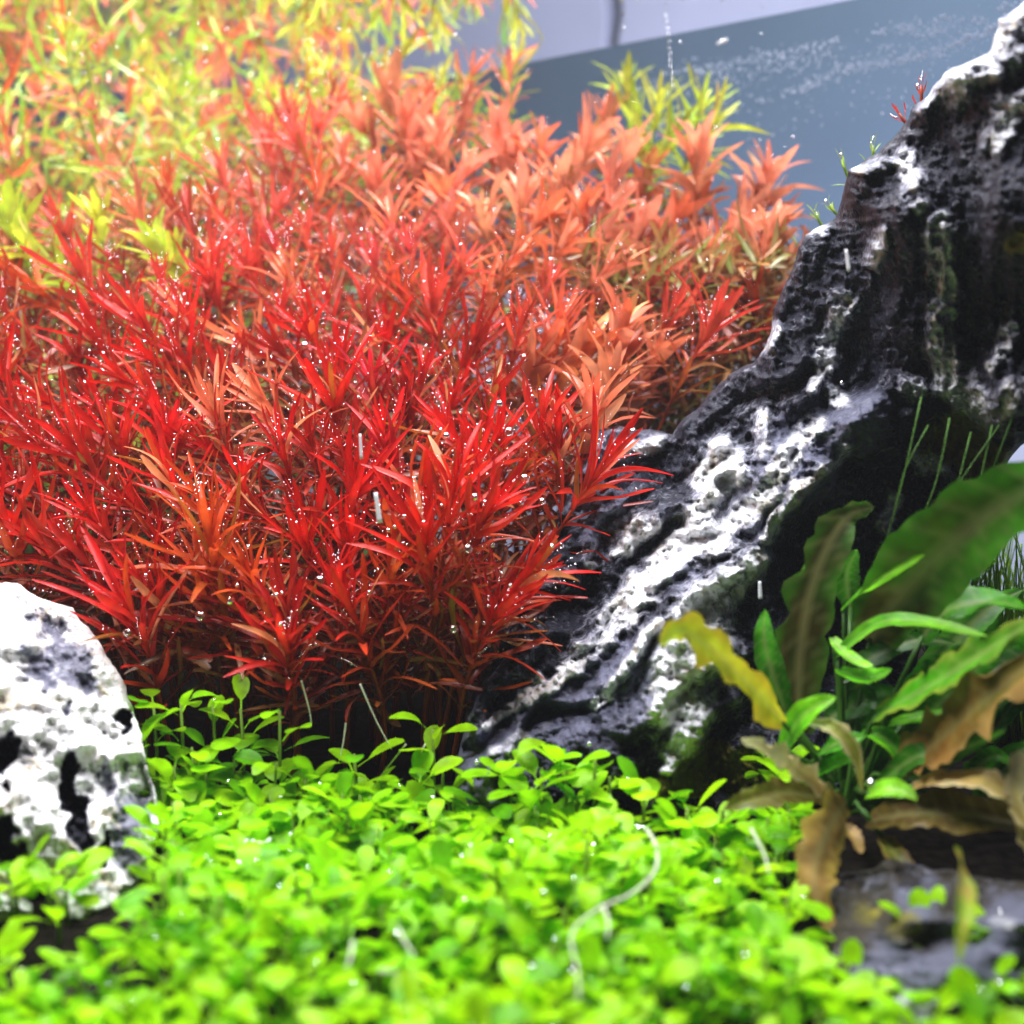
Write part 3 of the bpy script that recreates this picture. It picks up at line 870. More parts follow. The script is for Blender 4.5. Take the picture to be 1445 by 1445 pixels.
for _ in range(2600):
    px, py = rnd.uniform(820, 1180), rnd.uniform(360, 640)
    p = P(px, py, rnd.uniform(.50, .60))
    if p.z < .002 or p.y + K * p.x > CW - .02: continue
    dr = Vector((rnd.gauss(0, .7), rnd.gauss(-.2, .7), rnd.gauss(.5, .5))).normalized()
    items.append((frame(p, dr, Vector((rnd.gauss(0, .5), rnd.gauss(0, .5), 1)), rnd.uniform(.012, .024)), rnd.randrange(5), jitter(mixc(rnd.choice((OLIVE, BROWN, (.10, .20, .015))), CORAL, rnd.random() * .3))))
o = joined_leaves('undergrowth', items, NARROW, M['litter'])
tag(o, 'tangle of brown and red leaves coloured dark for shade inside the plant bank', 'leaves', kind='stuff')

items = []
for _ in range(6500):
    gy = rnd.uniform(.60, 1.12); px = rnd.uniform(-120, 735)
    gx = (px - 722.5) / FPX * gy
    if gy + K * gx > CW - .03 or (gy < .68 and px > 180): continue
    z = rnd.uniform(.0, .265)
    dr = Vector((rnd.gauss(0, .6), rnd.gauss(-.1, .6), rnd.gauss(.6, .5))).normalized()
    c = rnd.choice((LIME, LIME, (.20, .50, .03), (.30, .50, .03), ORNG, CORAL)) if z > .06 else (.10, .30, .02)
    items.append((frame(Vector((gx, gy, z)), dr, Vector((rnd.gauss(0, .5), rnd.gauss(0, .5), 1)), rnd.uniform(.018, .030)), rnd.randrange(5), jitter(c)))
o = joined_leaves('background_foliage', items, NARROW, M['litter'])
tag(o, 'mass of green and orange leaves filling the rear corner of the tank', 'leaves', kind='stuff')

# ------------------------------------------------------------------ green carpet
def in_white_rock(px, py): return inside(px, py, [(-300, 800), (60, 840), (180, 980), (232, 1180), (222, 1240), (190, 1308), (125, 1334), (40, 1330), (-300, 1330)])
def in_slab(px, py): return inside(px, py, [(1175, 1290), (1230, 1220), (1500, 1230), (1500, 1365), (1400, 1365), (1290, 1380), (1200, 1350)])
def in_big(px, py): return inside(px, py, [(680, 1000), (690, 1130), (800, 1125), (1000, 1120), (1060, 1110), (1250, 1100), (1300, 900), (900, 800)])

plant_pos = []
CARPET = []
for _ in range(60000):
    y = rnd.uniform(.185, .372); x = rnd.uniform(-.16, .16)
    hz = .012 + .007 * float(vnoise(x * 45, y * 45, 3.0)) + rnd.uniform(-.003, .004)
    px, py, d = project((x, y, hz))
    if px < -60 or px > 1500 or py > 1560: continue
    pxb, pyb, _d = project((x, y, 0))
    if in_white_rock(pxb, pyb) or in_white_rock(px, py) or in_slab(px, py): continue
    if px > 1175 + max(0, (py - 1250)) * .3 and py > 1180 and not (px > 1285 and py > 1372): continue
    if px > 1130 and py < 1200: continue
    if 1120 < px < 1215 and py < 1330: continue
    if pxb > 640 and pyb < 1165 and in_big(pxb, pyb - 10): continue
    if y > .345 and not (px < 640 and px > 195): continue
    if 640 < px < 1090 and py < 1150: continue
    if 430 < px <= 640 and py < 1118: continue
    if px <= 430 and py < 1100: continue
    s = .0052
    if any((x - a) ** 2 + (y - b) ** 2 < s * s for a, b, *_ in CARPET[-4000:]): continue
    CARPET.append((x, y, hz, px, py))
CARPET.sort(key=lambda c: c[1])
inview = [c for c in CARPET if -30 < c[3] < 1475 and c[4] < 1475]
front = set(id(c) for c in inview[:300])

GRN = (0.24, 0.63, 0.003); GRN2 = (0.40, 0.74, 0.004); GRN3 = (0.13, 0.42, 0.003)
stuff_items = []
def carpet_leaves(x, y, hz, tall=0.0):
    """leaf matrices relative to the foot, and stems"""
    out = []
    n = rnd.choice((4, 5, 5, 6))
    a0 = rnd.random() * 6.28
    for k in range(n):
        th = a0 + k * 2.4 + rnd.uniform(-.4, .4)
        up = rnd.uniform(.2, 2.0)
        rad = Vector((math.cos(th), math.sin(th), 0))
        d = (rad + Vector((0, 0, up))).normalized()
        L_ = rnd.uniform(.0066, .0105) * (1 + 2.6 * max(0, y - .25)) * (1.12 if tall else 1)
        z0 = max(.002, hz * rnd.uniform(.45, 1.05) + tall * rnd.uniform(.3, 1) - L_ * d.z * .35)
        nr = Vector((0, 0, 1)) - rad * .4 + Vector((rnd.gauss(0, .25), rnd.gauss(0, .25), 0))
        out.append((Vector((rad.x * .001, rad.y * .001, z0)), d, nr, L_, rnd.randrange(len(SPOON))))
    return out
def carpet_col(x, y):
    t = float(vnoise(x * 60, y * 60, 9.0)) * .5 + .5 + rnd.uniform(-.3, .3)
    return mixc(GRN, GRN2, max(0, min(1, t))) if rnd.random() < .85 else GRN3

def carpet_plant(x, y, hz, tall, label, group):
    root = empty('carpet_plant', (x, y, 0)); tag(root, label, 'carpet plant', group)
    lv = carpet_leaves(x, y, hz, tall)
    zt = max(l[0].z for l in lv) + .0006
    v, f = tube([Vector((0, 0, -.001)), Vector((rnd.uniform(-.0006, .0006), rnd.uniform(-.0006, .0006), zt * .5)), Vector((0, 0, zt))], .0006, .0004, 5)
    link(bpy.data.objects.new('stem', mesh('stem', v, f, M['stem_green'])), root)
    for pos, d, nr, L_, k in lv:
        lo = bpy.data.objects.new('leaf', SPOON[k]); lo.matrix_basis = frame(pos, d, nr, L_)
        lo.color = (*jitter(carpet_col(x, y), .1), 1)
        link(lo, root)
        if rnd.random() < .05:
            bubble_spots.append((Vector((x, y, 0)) + pos + d * L_ * .8 + nr.normalized() * .0003, rnd.choice((.0003, .0004, .0005, .0006))))
stuff_stems = []
for c in CARPET:
    x, y, hz, px, py = c
    if id(c) in front:
        lab, grp = 'small round-leaved bright green carpet plant in the open lawn', 'carpet plants of the lawn'
        if px < 260: lab, grp = 'small bright green carpet plant growing in front of the white rock', 'carpet plants before the white rock'
        elif px > 1080: lab, grp = 'small bright green carpet plant beside the grey stone slab', 'carpet plants beside the slab'
        elif 740 < px < 990: lab, grp = 'small bright green carpet plant next to the pale curling root', 'carpet plants by the curling root'
        carpet_plant(x, y, hz, 0, lab, grp)
    else:
        for pos, d, nr, L_, k in carpet_leaves(x, y, hz):
            stuff_items.append((frame(pos + Vector((x, y, 0)), d, nr, L_), k, jitter(carpet_col(x, y), .1)))
            if rnd.random() < .04: bubble_spots.append((Vector((x, y, 0)) + pos + d * L_ * .8 + nr.normalized() * .0003, rnd.choice((.0003, .0004, .0005))))
        stuff_stems.append((x, y, hz))
# taller shaded ones between the white rock and the red bank, and before the dark rock
for px, py, d, tall in [(205, 1010, .345, .030), (255, 985, .35, .034), (270, 1040, .345, .026), (300, 1000, .352, .032), (340, 1010, .352, .030), (395, 1005, .348, .036), (330, 1060, .345, .022), (390, 1075, .342, .020),
                        (245, 1075, .343, .018), (430, 1090, .343, .018), (500, 1080, .345, .020), (610, 1030, .352, .026), (215, 955, .352, .040), (290, 1090, .342, .016), (450, 1110, .34, .014), (540, 1110, .342, .012), (625, 1090, .343, .016),
                        (720, 1075, .332, .022), (765, 1070, .330, .026), (800, 1062, .330, .028), (840, 1080, .330, .024), (750, 1110, .325, .018), (860, 1100, .328, .018), (910, 1115, .325, .018), (815, 1110, .325, .016), (690, 1110, .333, .012),
                        (590, 1110, .34, .012), (970, 1150, .318, .012), (1020, 1150, .318, .012), (25, 1270, .285, .018), (70, 1290, .283, .018), (95, 1275, .283, .022), (20, 1330, .28, .010), (85, 1350, .275, .01),  (1320, 1365, .262, .016), (1360, 1390, .258, .014), (1300, 1400, .258, .014), (1410, 1405, .256, .014)]:
    g = P(px, py, d)
    x, y = g.x, g.y
    lab = 'tall small-leaved green plant growing at the foot of the dark rock' if 640 < px < 1100 else ('green sprig with spoon leaves growing against the white rock' if px < 130 else
          ('lime green sprig growing on the edge of the grey slab' if px > 1200 else 'shaded spoon-leaved green plant beneath the red bank'))
    grp = 'sprigs ' + ('by the dark rock' if 640 < px < 1100 else 'by the white rock' if px < 130 else 'by the slab' if px > 1200 else 'under the bank')
    carpet_plant(x, y, .010, max(.004, g.z - .005), lab, grp)

if stuff_items:
    V, Q, C, R = [], [], [], []
    o = joined_leaves('carpet_lawn', stuff_items, SPOON, None)
    mcar = leaf_mat('carpet_leaf_lawn', trans=0.45, under=0.1, under_col=(0.5, 0.8, 0.05), rough=0.34, noise_scale=220, spec=.14, vein=.25, src='attr')
    o.data.materials.clear(); o.data.materials.append(mcar)
    tag(o, 'mass of small bright green round leaves around the open lawn', 'carpet plants', kind='stuff')
    sv, sf = [], []
    for x, y, hz in stuff_stems:
        v, f = tube([Vector((x, y, -.001)), Vector((x + rnd.uniform(-.001, .001), y, hz * 1.0))], .0005, .0003, 4)
        b = len(sv); sv += v; sf += [tuple(i + b for i in q) for q in f]
    link(tag(bpy.data.objects.new('lawn_stems', mesh('lawn_stems', sv, sf, M['stem_green'])), kind='stuff'), o)

# ------------------------------------------------------------------ the large-leaved plant on the right
def blade(points, width, ca, cb, edge, ragged=.1, fold=.25, n=36, m=6, seed=0, nrm=Vector((0, -.6, .8)), root=None, petiole=None, tipsharp=.8, name='leaf', curl=0.0):
    """big leaf along a chain of (px, py, depth); width in photo pixels at mid length"""
    r = random.Random(seed)
    ctrl = [P(*p) for p in points]
    def at(t):
        k = len(ctrl) - 1
        s = t * k; i = min(int(s), k - 1); u = s - i
        p0 = ctrl[max(i - 1, 0)]; p1 = ctrl[i]; p2 = ctrl[i + 1]; p3 = ctrl[min(i + 2, k)]
        return .5 * ((2 * p1) + (p2 - p0) * u + (2 * p0 - 5 * p1 + 4 * p2 - p3) * u * u + (3 * p1 - p0 - 3 * p2 + p3) * u**3)
    dm = sum(p[2] for p in points) / len(points)
    W = width / FPX * dm
    V, Q, C, R = [], [], [], []
    for i in range(n + 1):
        t = i / n
        p = at(t); tg = (at(min(1, t + .02)) - at(max(0, t - .02))).normalized()
        x = tg.cross(nrm)
        if x.length < 1e-4: x = tg.orthogonal()
        x.normalize(); z = x.cross(tg)
        wd = (math.sin(math.pi * min(1, .06 + .94 * t) ** .8) ** tipsharp) if t < 1 else .02
        for j in range(m + 1):
            s = j / m * 2 - 1
            rg = 1 + (1.7 * ragged * float(fbm(t * 13 + seed, s * 2 + seed * 3.1, seed, 3)) * 2.0 if abs(s) == 1 else 0)
            wob = .10 * W * float(vnoise(t * 6 + seed, s * 1.5, seed * 1.7)) * abs(s)
            off = s * W * .5 * wd * rg
            V.append(p + x * off + z * (abs(s) * W * .5 * wd * fold + wob - curl * s * s * W))
            q = float(fbm(t * 8 + seed * 2, s * 3, seed, 4)) * 1.3
            c = mixc(ca, cb, max(0, min(1, t * 1.1 - .05 + q * .5)))
            e = max(0, min(1, (abs(s) - .55) / .45 * 1.0 + q * .8))
            c = mixc(c, edge, e * .8)
            C.append((*c, 1)); R.append(1.0 if j == m // 2 else 0.4 * ((i + abs(j - m // 2)) % 4 == 0))
    for i in range(n):
        for j in range(m):
            a = i * (m + 1) + j
            Q.append((a, a + 1, a + m + 2, a + m + 1))
    loc = root.location if root is not None else Vector((0, 0, 0))
    me = big_mesh(name, [v - loc for v in V], Q, M['sword'], {'col': ('FLOAT_COLOR', C), 'rib': ('FLOAT', R)})
    o = link(bpy.data.objects.new(name, me), root)
    if petiole is not None:
        a = P(*petiole); b = ctrl[0]
        mid = (a + b) / 2 + Vector((0, 0, .004))
        v, f = tube([a - loc, (a * .6 + mid * .4) - loc, mid - loc, (b * .6 + mid * .4) - loc, b - loc + (ctrl[1] - ctrl[0]) * .05],   .0008, .0006, 6)
        link(bpy.data.objects.new('leaf_stalk', mesh('leaf_stalk', v, f, M['stalk'])), o)
    return o

crypt = empty('broadleaf_plant', P(1195, 1155, ground_d(1195, 1200)))
crypt.location.z = 0.0
tag(crypt, 'rosette plant with long ragged green and brown leaves beside the dark rock', 'aquatic plant')
B0 = (1190, 1150, .322)
G_D = (.020, .11, .005); G_M = (.07, .38, .006); G_B = (.24, .70, .010); YL = (.74, .68, .03); OR = (.55, .22, .02); TAN = (.42, .24, .07); CRM = (.80, .70, .38); BRN = (.10, .055, .010); OLV = (.13, .15, .012)
S = lambda **k: k
BL = [
    S(points=[(1106, 1022, .305), (1060, 970, .298), (1005, 918, .29), (960, 890, .286), (932, 912, .283)], width=46, ca=YL, cb=(.50, .70, .03), edge=(.80, .50, .03), ragged=.4, petiole=B0, nrm=Vector((.25, -.9, .35))),
    S(points=[(1172, 1125, .312), (1125, 1085, .303), (1085, 1060, .298), (1045, 1042, .294)], width=32, ca=(.70, .50, .16), cb=(.85, .78, .50), edge=CRM, ragged=.4, petiole=B0, nrm=Vector((.25, -.9, .35))),
    S(points=[(1195, 1130, .302), (1165, 1180, .284), (1148, 1240, .274), (1172, 1320, .268)], width=70, ca=BRN, cb=TAN, edge=(.40, .30, .04), ragged=.2, nrm=Vector((0, -1, .2)), fold=-.15),
    S(points=[(1168, 1128, .310), (1110, 1120, .302), (1060, 1130, .297), (1022, 1142, .293)], width=46, ca=BRN, cb=OLV, edge=OLV, ragged=.2),
    S(points=[(1128, 1035, .335), (1128, 930, .333), (1148, 820, .332), (1190, 735, .335), (1234, 716, .34)], width=68, ca=(.05, .035, .008), cb=(.03, .07, .006), edge=(.05, .18, .010), ragged=.2, nrm=Vector((-.1, -1, .1)), petiole=(1180, 1140, .325)),
    S(points=[(1225, 905, .335), (1290, 820, .318), (1370, 745, .302), (1455, 690, .288), (1500, 672, .28)], width=122, ca=(.05, .045, .006), cb=(.04, .20, .008), edge=(.06, .26, .010), ragged=.08, nrm=Vector((-.2, -.9, .5)), petiole=(1195, 1130, .325)),
    S(points=[(1190, 858, .335), (1225, 830, .325), (1265, 804, .318), (1305, 783, .312)], width=30, ca=G_M, cb=G_B, edge=G_B, ragged=.05, petiole=(1195, 1100, .33)),
    S(points=[(1180, 925, .33), (1240, 880, .32), (1310, 880, .31), (1395, 898, .30)], width=30, ca=G_M, cb=G_B, edge=(.20, .50, .03), ragged=.05, petiole=(1190, 1100, .325)),
    S(points=[(1235, 1010, .318), (1310, 970, .303), (1390, 920, .29), (1490, 855, .278)], width=62, ca=G_M, cb=(.13, .34, .02), edge=(.28, .34, .03), ragged=.25, petiole=(1200, 1120, .322)),
    S(points=[(1262, 1098, .312), (1330, 1040, .298), (1400, 980, .286), (1500, 900, .275)], width=92, ca=(.22, .10, .02), cb=(.15, .13, .015), edge=TAN, ragged=.3, petiole=(1205, 1130, .322)),
    S(points=[(1250, 1022, .325), (1290, 1014, .32), (1330, 1008, .316), (1370, 1000, .312)], width=20, ca=G_M, cb=G_B, edge=G_B, ragged=.04, petiole=(1200, 1110, .328)),
    S(points=[(1286, 1112, .302), (1345, 1096, .292), (1405, 1108, .284), (1450, 1165, .28), (1470, 1200, .28)], width=34, ca=TAN, cb=(.72, .58, .14), edge=CRM, ragged=.3, petiole=(1210, 1140, .32)),
    S(points=[(1225, 1158, .312), (1300, 1148, .300), (1380, 1152, .292), (1470, 1170, .286)], width=72, ca=BRN, cb=(.09, .09, .010), edge=(.20, .14, .02), ragged=.15, petiole=B0),
    S(points=[(1104, 1058, .310), (1125, 1020, .303), (1150, 998, .30), (1180, 984, .298)], width=42, ca=G_M, cb=G_B, edge=G_B, ragged=.02, petiole=(1180, 1140, .322)),
    S(points=[(1142, 1020, .300), (1180, 1030, .297), (1206, 1065, .296), (1218, 1118, .30)], width=26, ca=(.30, .36, .03), cb=(.28, .24, .03), edge=CRM, ragged=.2, petiole=None),
    S(points=[(1224, 1122, .296), (1250, 1114, .292), (1275, 1118, .290), (1294, 1130, .288)], width=34, ca=G_B, cb=(.22, .55, .02), edge=G_B, ragged=.02, petiole=B0),
    S(points=[(1175, 900, .335), (1190, 920, .325), (1212, 935, .318), (1232, 940, .314)], width=22, ca=(.25, .50, .10), cb=G_B, edge=G_B, ragged=.02, petiole=(1190, 1080, .33)),
    S(points=[(1185, 945, .328), (1210, 955, .32), (1235, 955, .316), (1258, 945, .312)], width=34, ca=G_M, cb=G_M, edge=G_B, ragged=.02, petiole=(1190, 1080, .328)),
    S(points=[(1215, 1035, .322), (1240, 1038, .316), (1262, 1055, .312), (1275, 1085, .31)], width=36, ca=G_M, cb=G_M, edge=G_B, ragged=.03, petiole=B0),
    S(points=[(1145, 1075, .318), (1170, 1055, .310), (1195, 1045, .306), (1222, 1040, .304)], width=34, ca=G_D, cb=G_M, edge=G_M, ragged=.03, petiole=B0),
    S(points=[(1150, 1090, .314), (1185, 1075, .308), (1215, 1070, .304)], width=30, ca=G_M, cb=G_M, edge=G_M, ragged=.03, petiole=B0),
    S(points=[(1245, 1180, .308), (1262, 1205, .300), (1280, 1235, .295), (1287, 1248, .293)], width=32, ca=OLV, cb=OLV, edge=TAN, ragged=.15, petiole=B0),
    S(points=[(1190, 1165, .300), (1205, 1178, .296), (1216, 1205, .293)], width=22, ca=TAN, cb=(.7, .45, .15), edge=TAN, ragged=.2, petiole=None),
    S(points=[(1440, 1060, .285), (1432, 1120, .282), (1445, 1180, .28), (1460, 1230, .28)], width=30, ca=CRM, cb=(.75, .62, .12), edge=CRM, ragged=.3, petiole=None),
    S(points=[(1240, 1110, .312), (1290, 1070, .304), (1350, 1060, .298), (1420, 1030, .292)], width=40, ca=G_D, cb=G_M, edge=G_D, ragged=.06, petiole=B0),
    S(points=[(1110, 1010, .330), (1090, 950, .33), (1078, 900, .332), (1080, 860, .335)], width=40, ca=G_D, cb=G_M, edge=G_D, ragged=.05, nrm=Vector((0, -1, .2)), petiole=(1180, 1140, .325)),
    S(points=[(1300, 900, .325), (1340, 860, .318), (1400, 850, .31), (1450, 860, .30)], width=60, ca=G_D, cb=G_M, edge=G_M, ragged=.05, petiole=(1210, 1130, .325)),
    S(points=[(1200, 860, .345), (1195, 810, .345), (1210, 775, .346)], width=36, ca=G_D, cb=G_M, edge=G_D, ragged=.05, nrm=Vector((0, -1, .2)), petiole=(1195, 1130, .33)),
    S(points=[(1270, 990, .33), (1310, 960, .325), (1350, 930, .32), (1400, 905, .315)], width=50, ca=G_D, cb=G_D, edge=G_M, ragged=.06, petiole=(1205, 1130, .325)),
]
rb = random.Random(5)
for k in range(26):
    x0, y0 = rb.uniform(1150, 1400), rb.uniform(960, 1150)
    x1, y1 = x0 + rb.uniform(30, 190), y0 - rb.uniform(20, 170)
    dz = -.012 if k < 9 else rb.uniform(-.015, .02)
    BL.append(S(points=[(x0, y0, .345 + dz), ((x0 * 2 + x1) / 3, (y0 * 2 + y1) / 3 - 18, .342 + dz), ((x0 + x1 * 2) / 3, (y0 + y1 * 2) / 3 - 22, .34 + dz), (x1, y1, .338 + dz)], width=rb.uniform(28, 58), ca=G_D, cb=rb.choice((G_D, G_M, (.04, .2, .008))), edge=rb.choice((G_D, G_M)), ragged=.08, petiole=(1195, 1140, .33) if k < 9 else None))
for k, b in enumerate(BL):
    blade(seed=k + 1, root=crypt, **b)
# one loose leaf lying on the slab
o = blade(points=[(x, y, ground_d(x, y, z)) for x, y, z in ((1348, 1200, .024), (1362, 1235, .029), (1360, 1290, .027), (1352, 1358, .021))], width=36, ca=(.75, .42, .10), cb=(.30, .58, .02), edge=(.26, .48, .02), ragged=.05, nrm=Vector((0, -1, .3)), seed=77, name='fallen_leaf')
tag(o, 'loose green leaf with an orange stub hanging over the grey slab', 'leaf')

# small green sprigs along the crest of the dark rock
for (x, y, d, lean, c, lab) in [(1170, 290, .44, -40, LIME, 'thin lime sprig behind the crest of the dark rock'), (1188, 225, .43, -16, LIME, 'thin lime sprig behind the crest of the dark rock'), (1232, 205, .425, -4, LIME, 'thin lime sprig behind the crest of the dark rock'),
                               (1268, 160, .42, -35, RED, 'small red sprig on the crest of the dark rock'), (1300, 120, .415, -5, RED, 'small red sprig on the crest of the dark rock'), (1150, 300, .45, -25, LIME, 'thin lime sprig behind the crest of the dark rock')]:
    A = P(x, y, d); lr = math.radians(lean)
    ax = Vector((math.sin(lr), 0, math.cos(lr)))
    shoot(A, ax, A - ax * .022 + Vector((0, .004, 0)), 3, .008, NARROW, lambda s, c=c: c, lab, 'sprigs on the crest', name='sprig', stemmat=M['stem_green'] if c == LIME else M['stem_red'], per=2, gap=.006, bub=.3, open1=.8)

# ------------------------------------------------------------------ hair grass at the far right, algae strands, roots
def strands(name, curves, r0, r1, mat, sides=4):
    sv, sf = [], []
    for pts in curves:
        v, f = tube(pts, r0, r1, sides)
        b = len(sv); sv += v; sf += [tuple(i + b for i in q) for q in f]
    return link(bpy.data.objects.new(name, mesh(name, sv, sf, mat)))
cv = []
for i in range(420):
    bx = rnd.uniform(1340, 1540); by = rnd.uniform(900, 980)
    d = rnd.uniform(.40, .47)
    a = P(bx, by, d); a.z = 0
    tip = P(bx + rnd.gauss(0, 40), rnd.uniform(725, 900), d)
    mid = (a + tip) / 2 + Vector((rnd.gauss(0, .004), 0, .006))
    cv.append([bez(a, mid, mid, tip, t / 7) for t in range(8)])
o = strands('hair_grass', cv, .0005, .0002, simple('hair_grass', (.36, .60, .03), .4, .4))
tag(o, 'fine light green hair grass behind the large-leaved plant', 'grass', kind='stuff')
cv = []
for (x0, y0, x1, y1) in [(1300, 560, 1240, 800), (1340, 590, 1270, 790), (1370, 610, 1285, 820), (1400, 600, 1330, 790), (1410, 600, 1300, 760), (1310, 600, 1262, 720), (1440, 560, 1390, 690)]:
    a, b = P(x0, y0, .335), P(x1, y1, .338)
    mid = (a + b) / 2 + Vector((rnd.gauss(0, .002), -.004, 0))
    cv.append([bez(a, mid, mid, b, t / 9) for t in range(10)])
o = strands('algae_strands', cv, .00024, .00014, M['algae'])
tag(o, 'thin green algae strands hanging under the dark rock overhang', 'algae', kind='stuff')

def root_thing(name, px, r, label, mat):
    pts = [P(x_, y_, ground_d(x_, y_, .021) if y_ > 1150 else d_) for x_, y_, d_ in px]
    fine = []
    for i in range(len(pts) - 1):
        p0 = pts[max(i - 1, 0)]; p1 = pts[i]; p2 = pts[i + 1]; p3 = pts[min(i + 2, len(pts) - 1)]
        for k in range(6):
            u = k / 6
            fine.append(.5 * ((2 * p1) + (p2 - p0) * u + (2 * p0 - 5 * p1 + 4 * p2 - p3) * u * u + (3 * p1 - p0 - 3 * p2 + p3) * u**3))
    fine.append(pts[-1])
    v, f = tube(fine, r, r * .35, 7)
    o = link(bpy.data.objects.new(name, mesh(name, v, f, mat)))
    return o
rt = root_thing('root', [(912, 1170, .292), (926, 1195, .290), (924, 1230, .288), (890, 1262, .285), (850, 1280, .282), (815, 1305, .279), (806, 1330, .276), (815, 1370, .272), (817, 1410, .268)], .00042, '', M['root'])
tag(rt, 'long pale curling root lying over the green lawn', 'root')
br = root_thing('side_root', [(850, 1278, .282), (858, 1300, .279), (857, 1325, .277)], .0004, '', M['root'])
br.parent = rt
for px, lab in [([(508, 965, .352), (530, 1015, .35), (553, 1058, .348)], 'thin white root among the dark stems below the red bank'), ([(488, 1020, .352), (484, 1050, .35), (478, 1075, .349)], 'thin white root among the dark stems below the red bank'),
                ([(573, 1050, .348), (545, 1085, .346), (522, 1115, .344)], 'thin white root among the dark stems below the red bank'), ([(425, 960, .352), (436, 1000, .351), (440, 1025, .35)], 'thin white root among the dark stems below the red bank'),
                ([(562, 1312, .284), (572, 1330, .281), (585, 1350, .279)], 'short white root between the round green leaves'), ([(498, 1330, .28), (495, 1348, .278), (490, 1366, .276)], 'short white root between the round green leaves'),
                ([(535, 1370, .273), (548, 1371, .273), (560, 1372, .273)], 'short white root between the round green leaves'), ([(1060, 1170, .30), (1078, 1205, .298), (1085, 1232, .296)], 'short white root between the round green leaves'),
                ([(600, 1050, .349), (588, 1080, .347), (586, 1110, .346)], 'thin white root among the dark stems below the red bank')]:
    tag(root_thing('root', px,   .00028 if px[0][1] < 1150 else .0004, lab, M['root']), lab, 'root', 'roots below the bank' if px[0][1] < 1150 else 'roots in the lawn')

# ------------------------------------------------------------------ bubbles
def ico(sub=1):
    t = (1 + 5 ** .5) / 2
    v = [Vector(p).normalized() for p in ((-1, t, 0), (1, t, 0), (-1, -t, 0), (1, -t, 0), (0, -1, t), (0, 1, t), (0, -1, -t), (0, 1, -t), (t, 0, -1), (t, 0, 1), (-t, 0, -1), (-t, 0, 1))]
    f = [(0, 11, 5), (0, 5, 1), (0, 1, 7), (0, 7, 10), (0, 10, 11), (1, 5, 9), (5, 11, 4), (11, 10, 2), (10, 7, 6), (7, 1, 8), (3, 9, 4), (3, 4, 2), (3, 2, 6), (3, 6, 8), (3, 8, 9), (4, 9, 5), (2, 4, 11), (6, 2, 10), (8, 6, 7), (9, 8, 1)]
    for _ in range(sub):
        nf = []; cache = {}
        def mid(a, b):
            k = (min(a, b), max(a, b))
            if k not in cache:
                v.append(((v[a] + v[b]) / 2).normalized()); cache[k] = len(v) - 1
            return cache[k]
        for a, b, c in f:
            x, y, z = mid(a, b), mid(b, c), mid(c, a)
            nf += [(a, x, z), (b, y, x), (c, z, y), (x, y, z)]
        f = nf
    return np.array([list(p) for p in v]), np.array(f)
IV, IF = ico(1)
IV2, IF2 = ico(3)
def bubble_mass(name, spots, mat):
    n = len(spots)
    c = np.array([list(p) for p, r in spots]); r = np.array([r for p, r in spots])
    V = (c[:, None, :] + IV[None] * r[:, None, None]).reshape(-1, 3)
    Q = (IF[None] + (np.arange(n) * len(IV))[:, None, None]).reshape(-1, 3)
    return link(bpy.data.objects.new(name, big_mesh(name, V, Q, mat)))
if len(bubble_spots) > 9000: bubble_spots = rnd.sample(bubble_spots, 9000)
tag(bubble_mass('pearl_bubbles', bubble_spots, M['bubble']), 'countless tiny oxygen pearls clinging to the leaf edges', 'bubbles', kind='stuff')

# swarms on the rear glass below the water line
spots = []
def on_glass(px, py):
    r = FWD + Vector((1, 0, 0)) * ((px - 722.5) / FPX) + UPV * (-(py - 722.5) / FPX)
    t = (CW - .004 - (CAM.y + K * CAM.x)) / (r.y + K * r.x)
    return CAM + r * t
line = lambda x: 104 - .186 * (x - 754)
for i in range(2600):
    x = rnd.uniform(880, 1460)
    band = rnd.random()
    if band < .42:   y = line(x) + 26 + abs(rnd.gauss(0, 22)) + (1300 - x) * .02
    elif band < .72: y = 158 - (x - 1020) * .30 + rnd.gauss(0, 5) + 6 * math.sin(x / 40)
    else:            y = line(x) + rnd.uniform(20, 150)
    if band >= .72 and rnd.random() < .5: continue
    if vnoise(x / 60, y / 14, 2.0) < -.25 and band < .72: continue
    if y < line(x) + 8: continue
    spots.append((on_glass(x, y), rnd.choice((.00018, .00022, .00026, .0003, .0004, .0005))))
tag(bubble_mass('glass_bubbles', spots, M['haze_bubble']), 'swarm of tiny bubbles drifting along the rear glass', 'bubbles', kind='stuff')

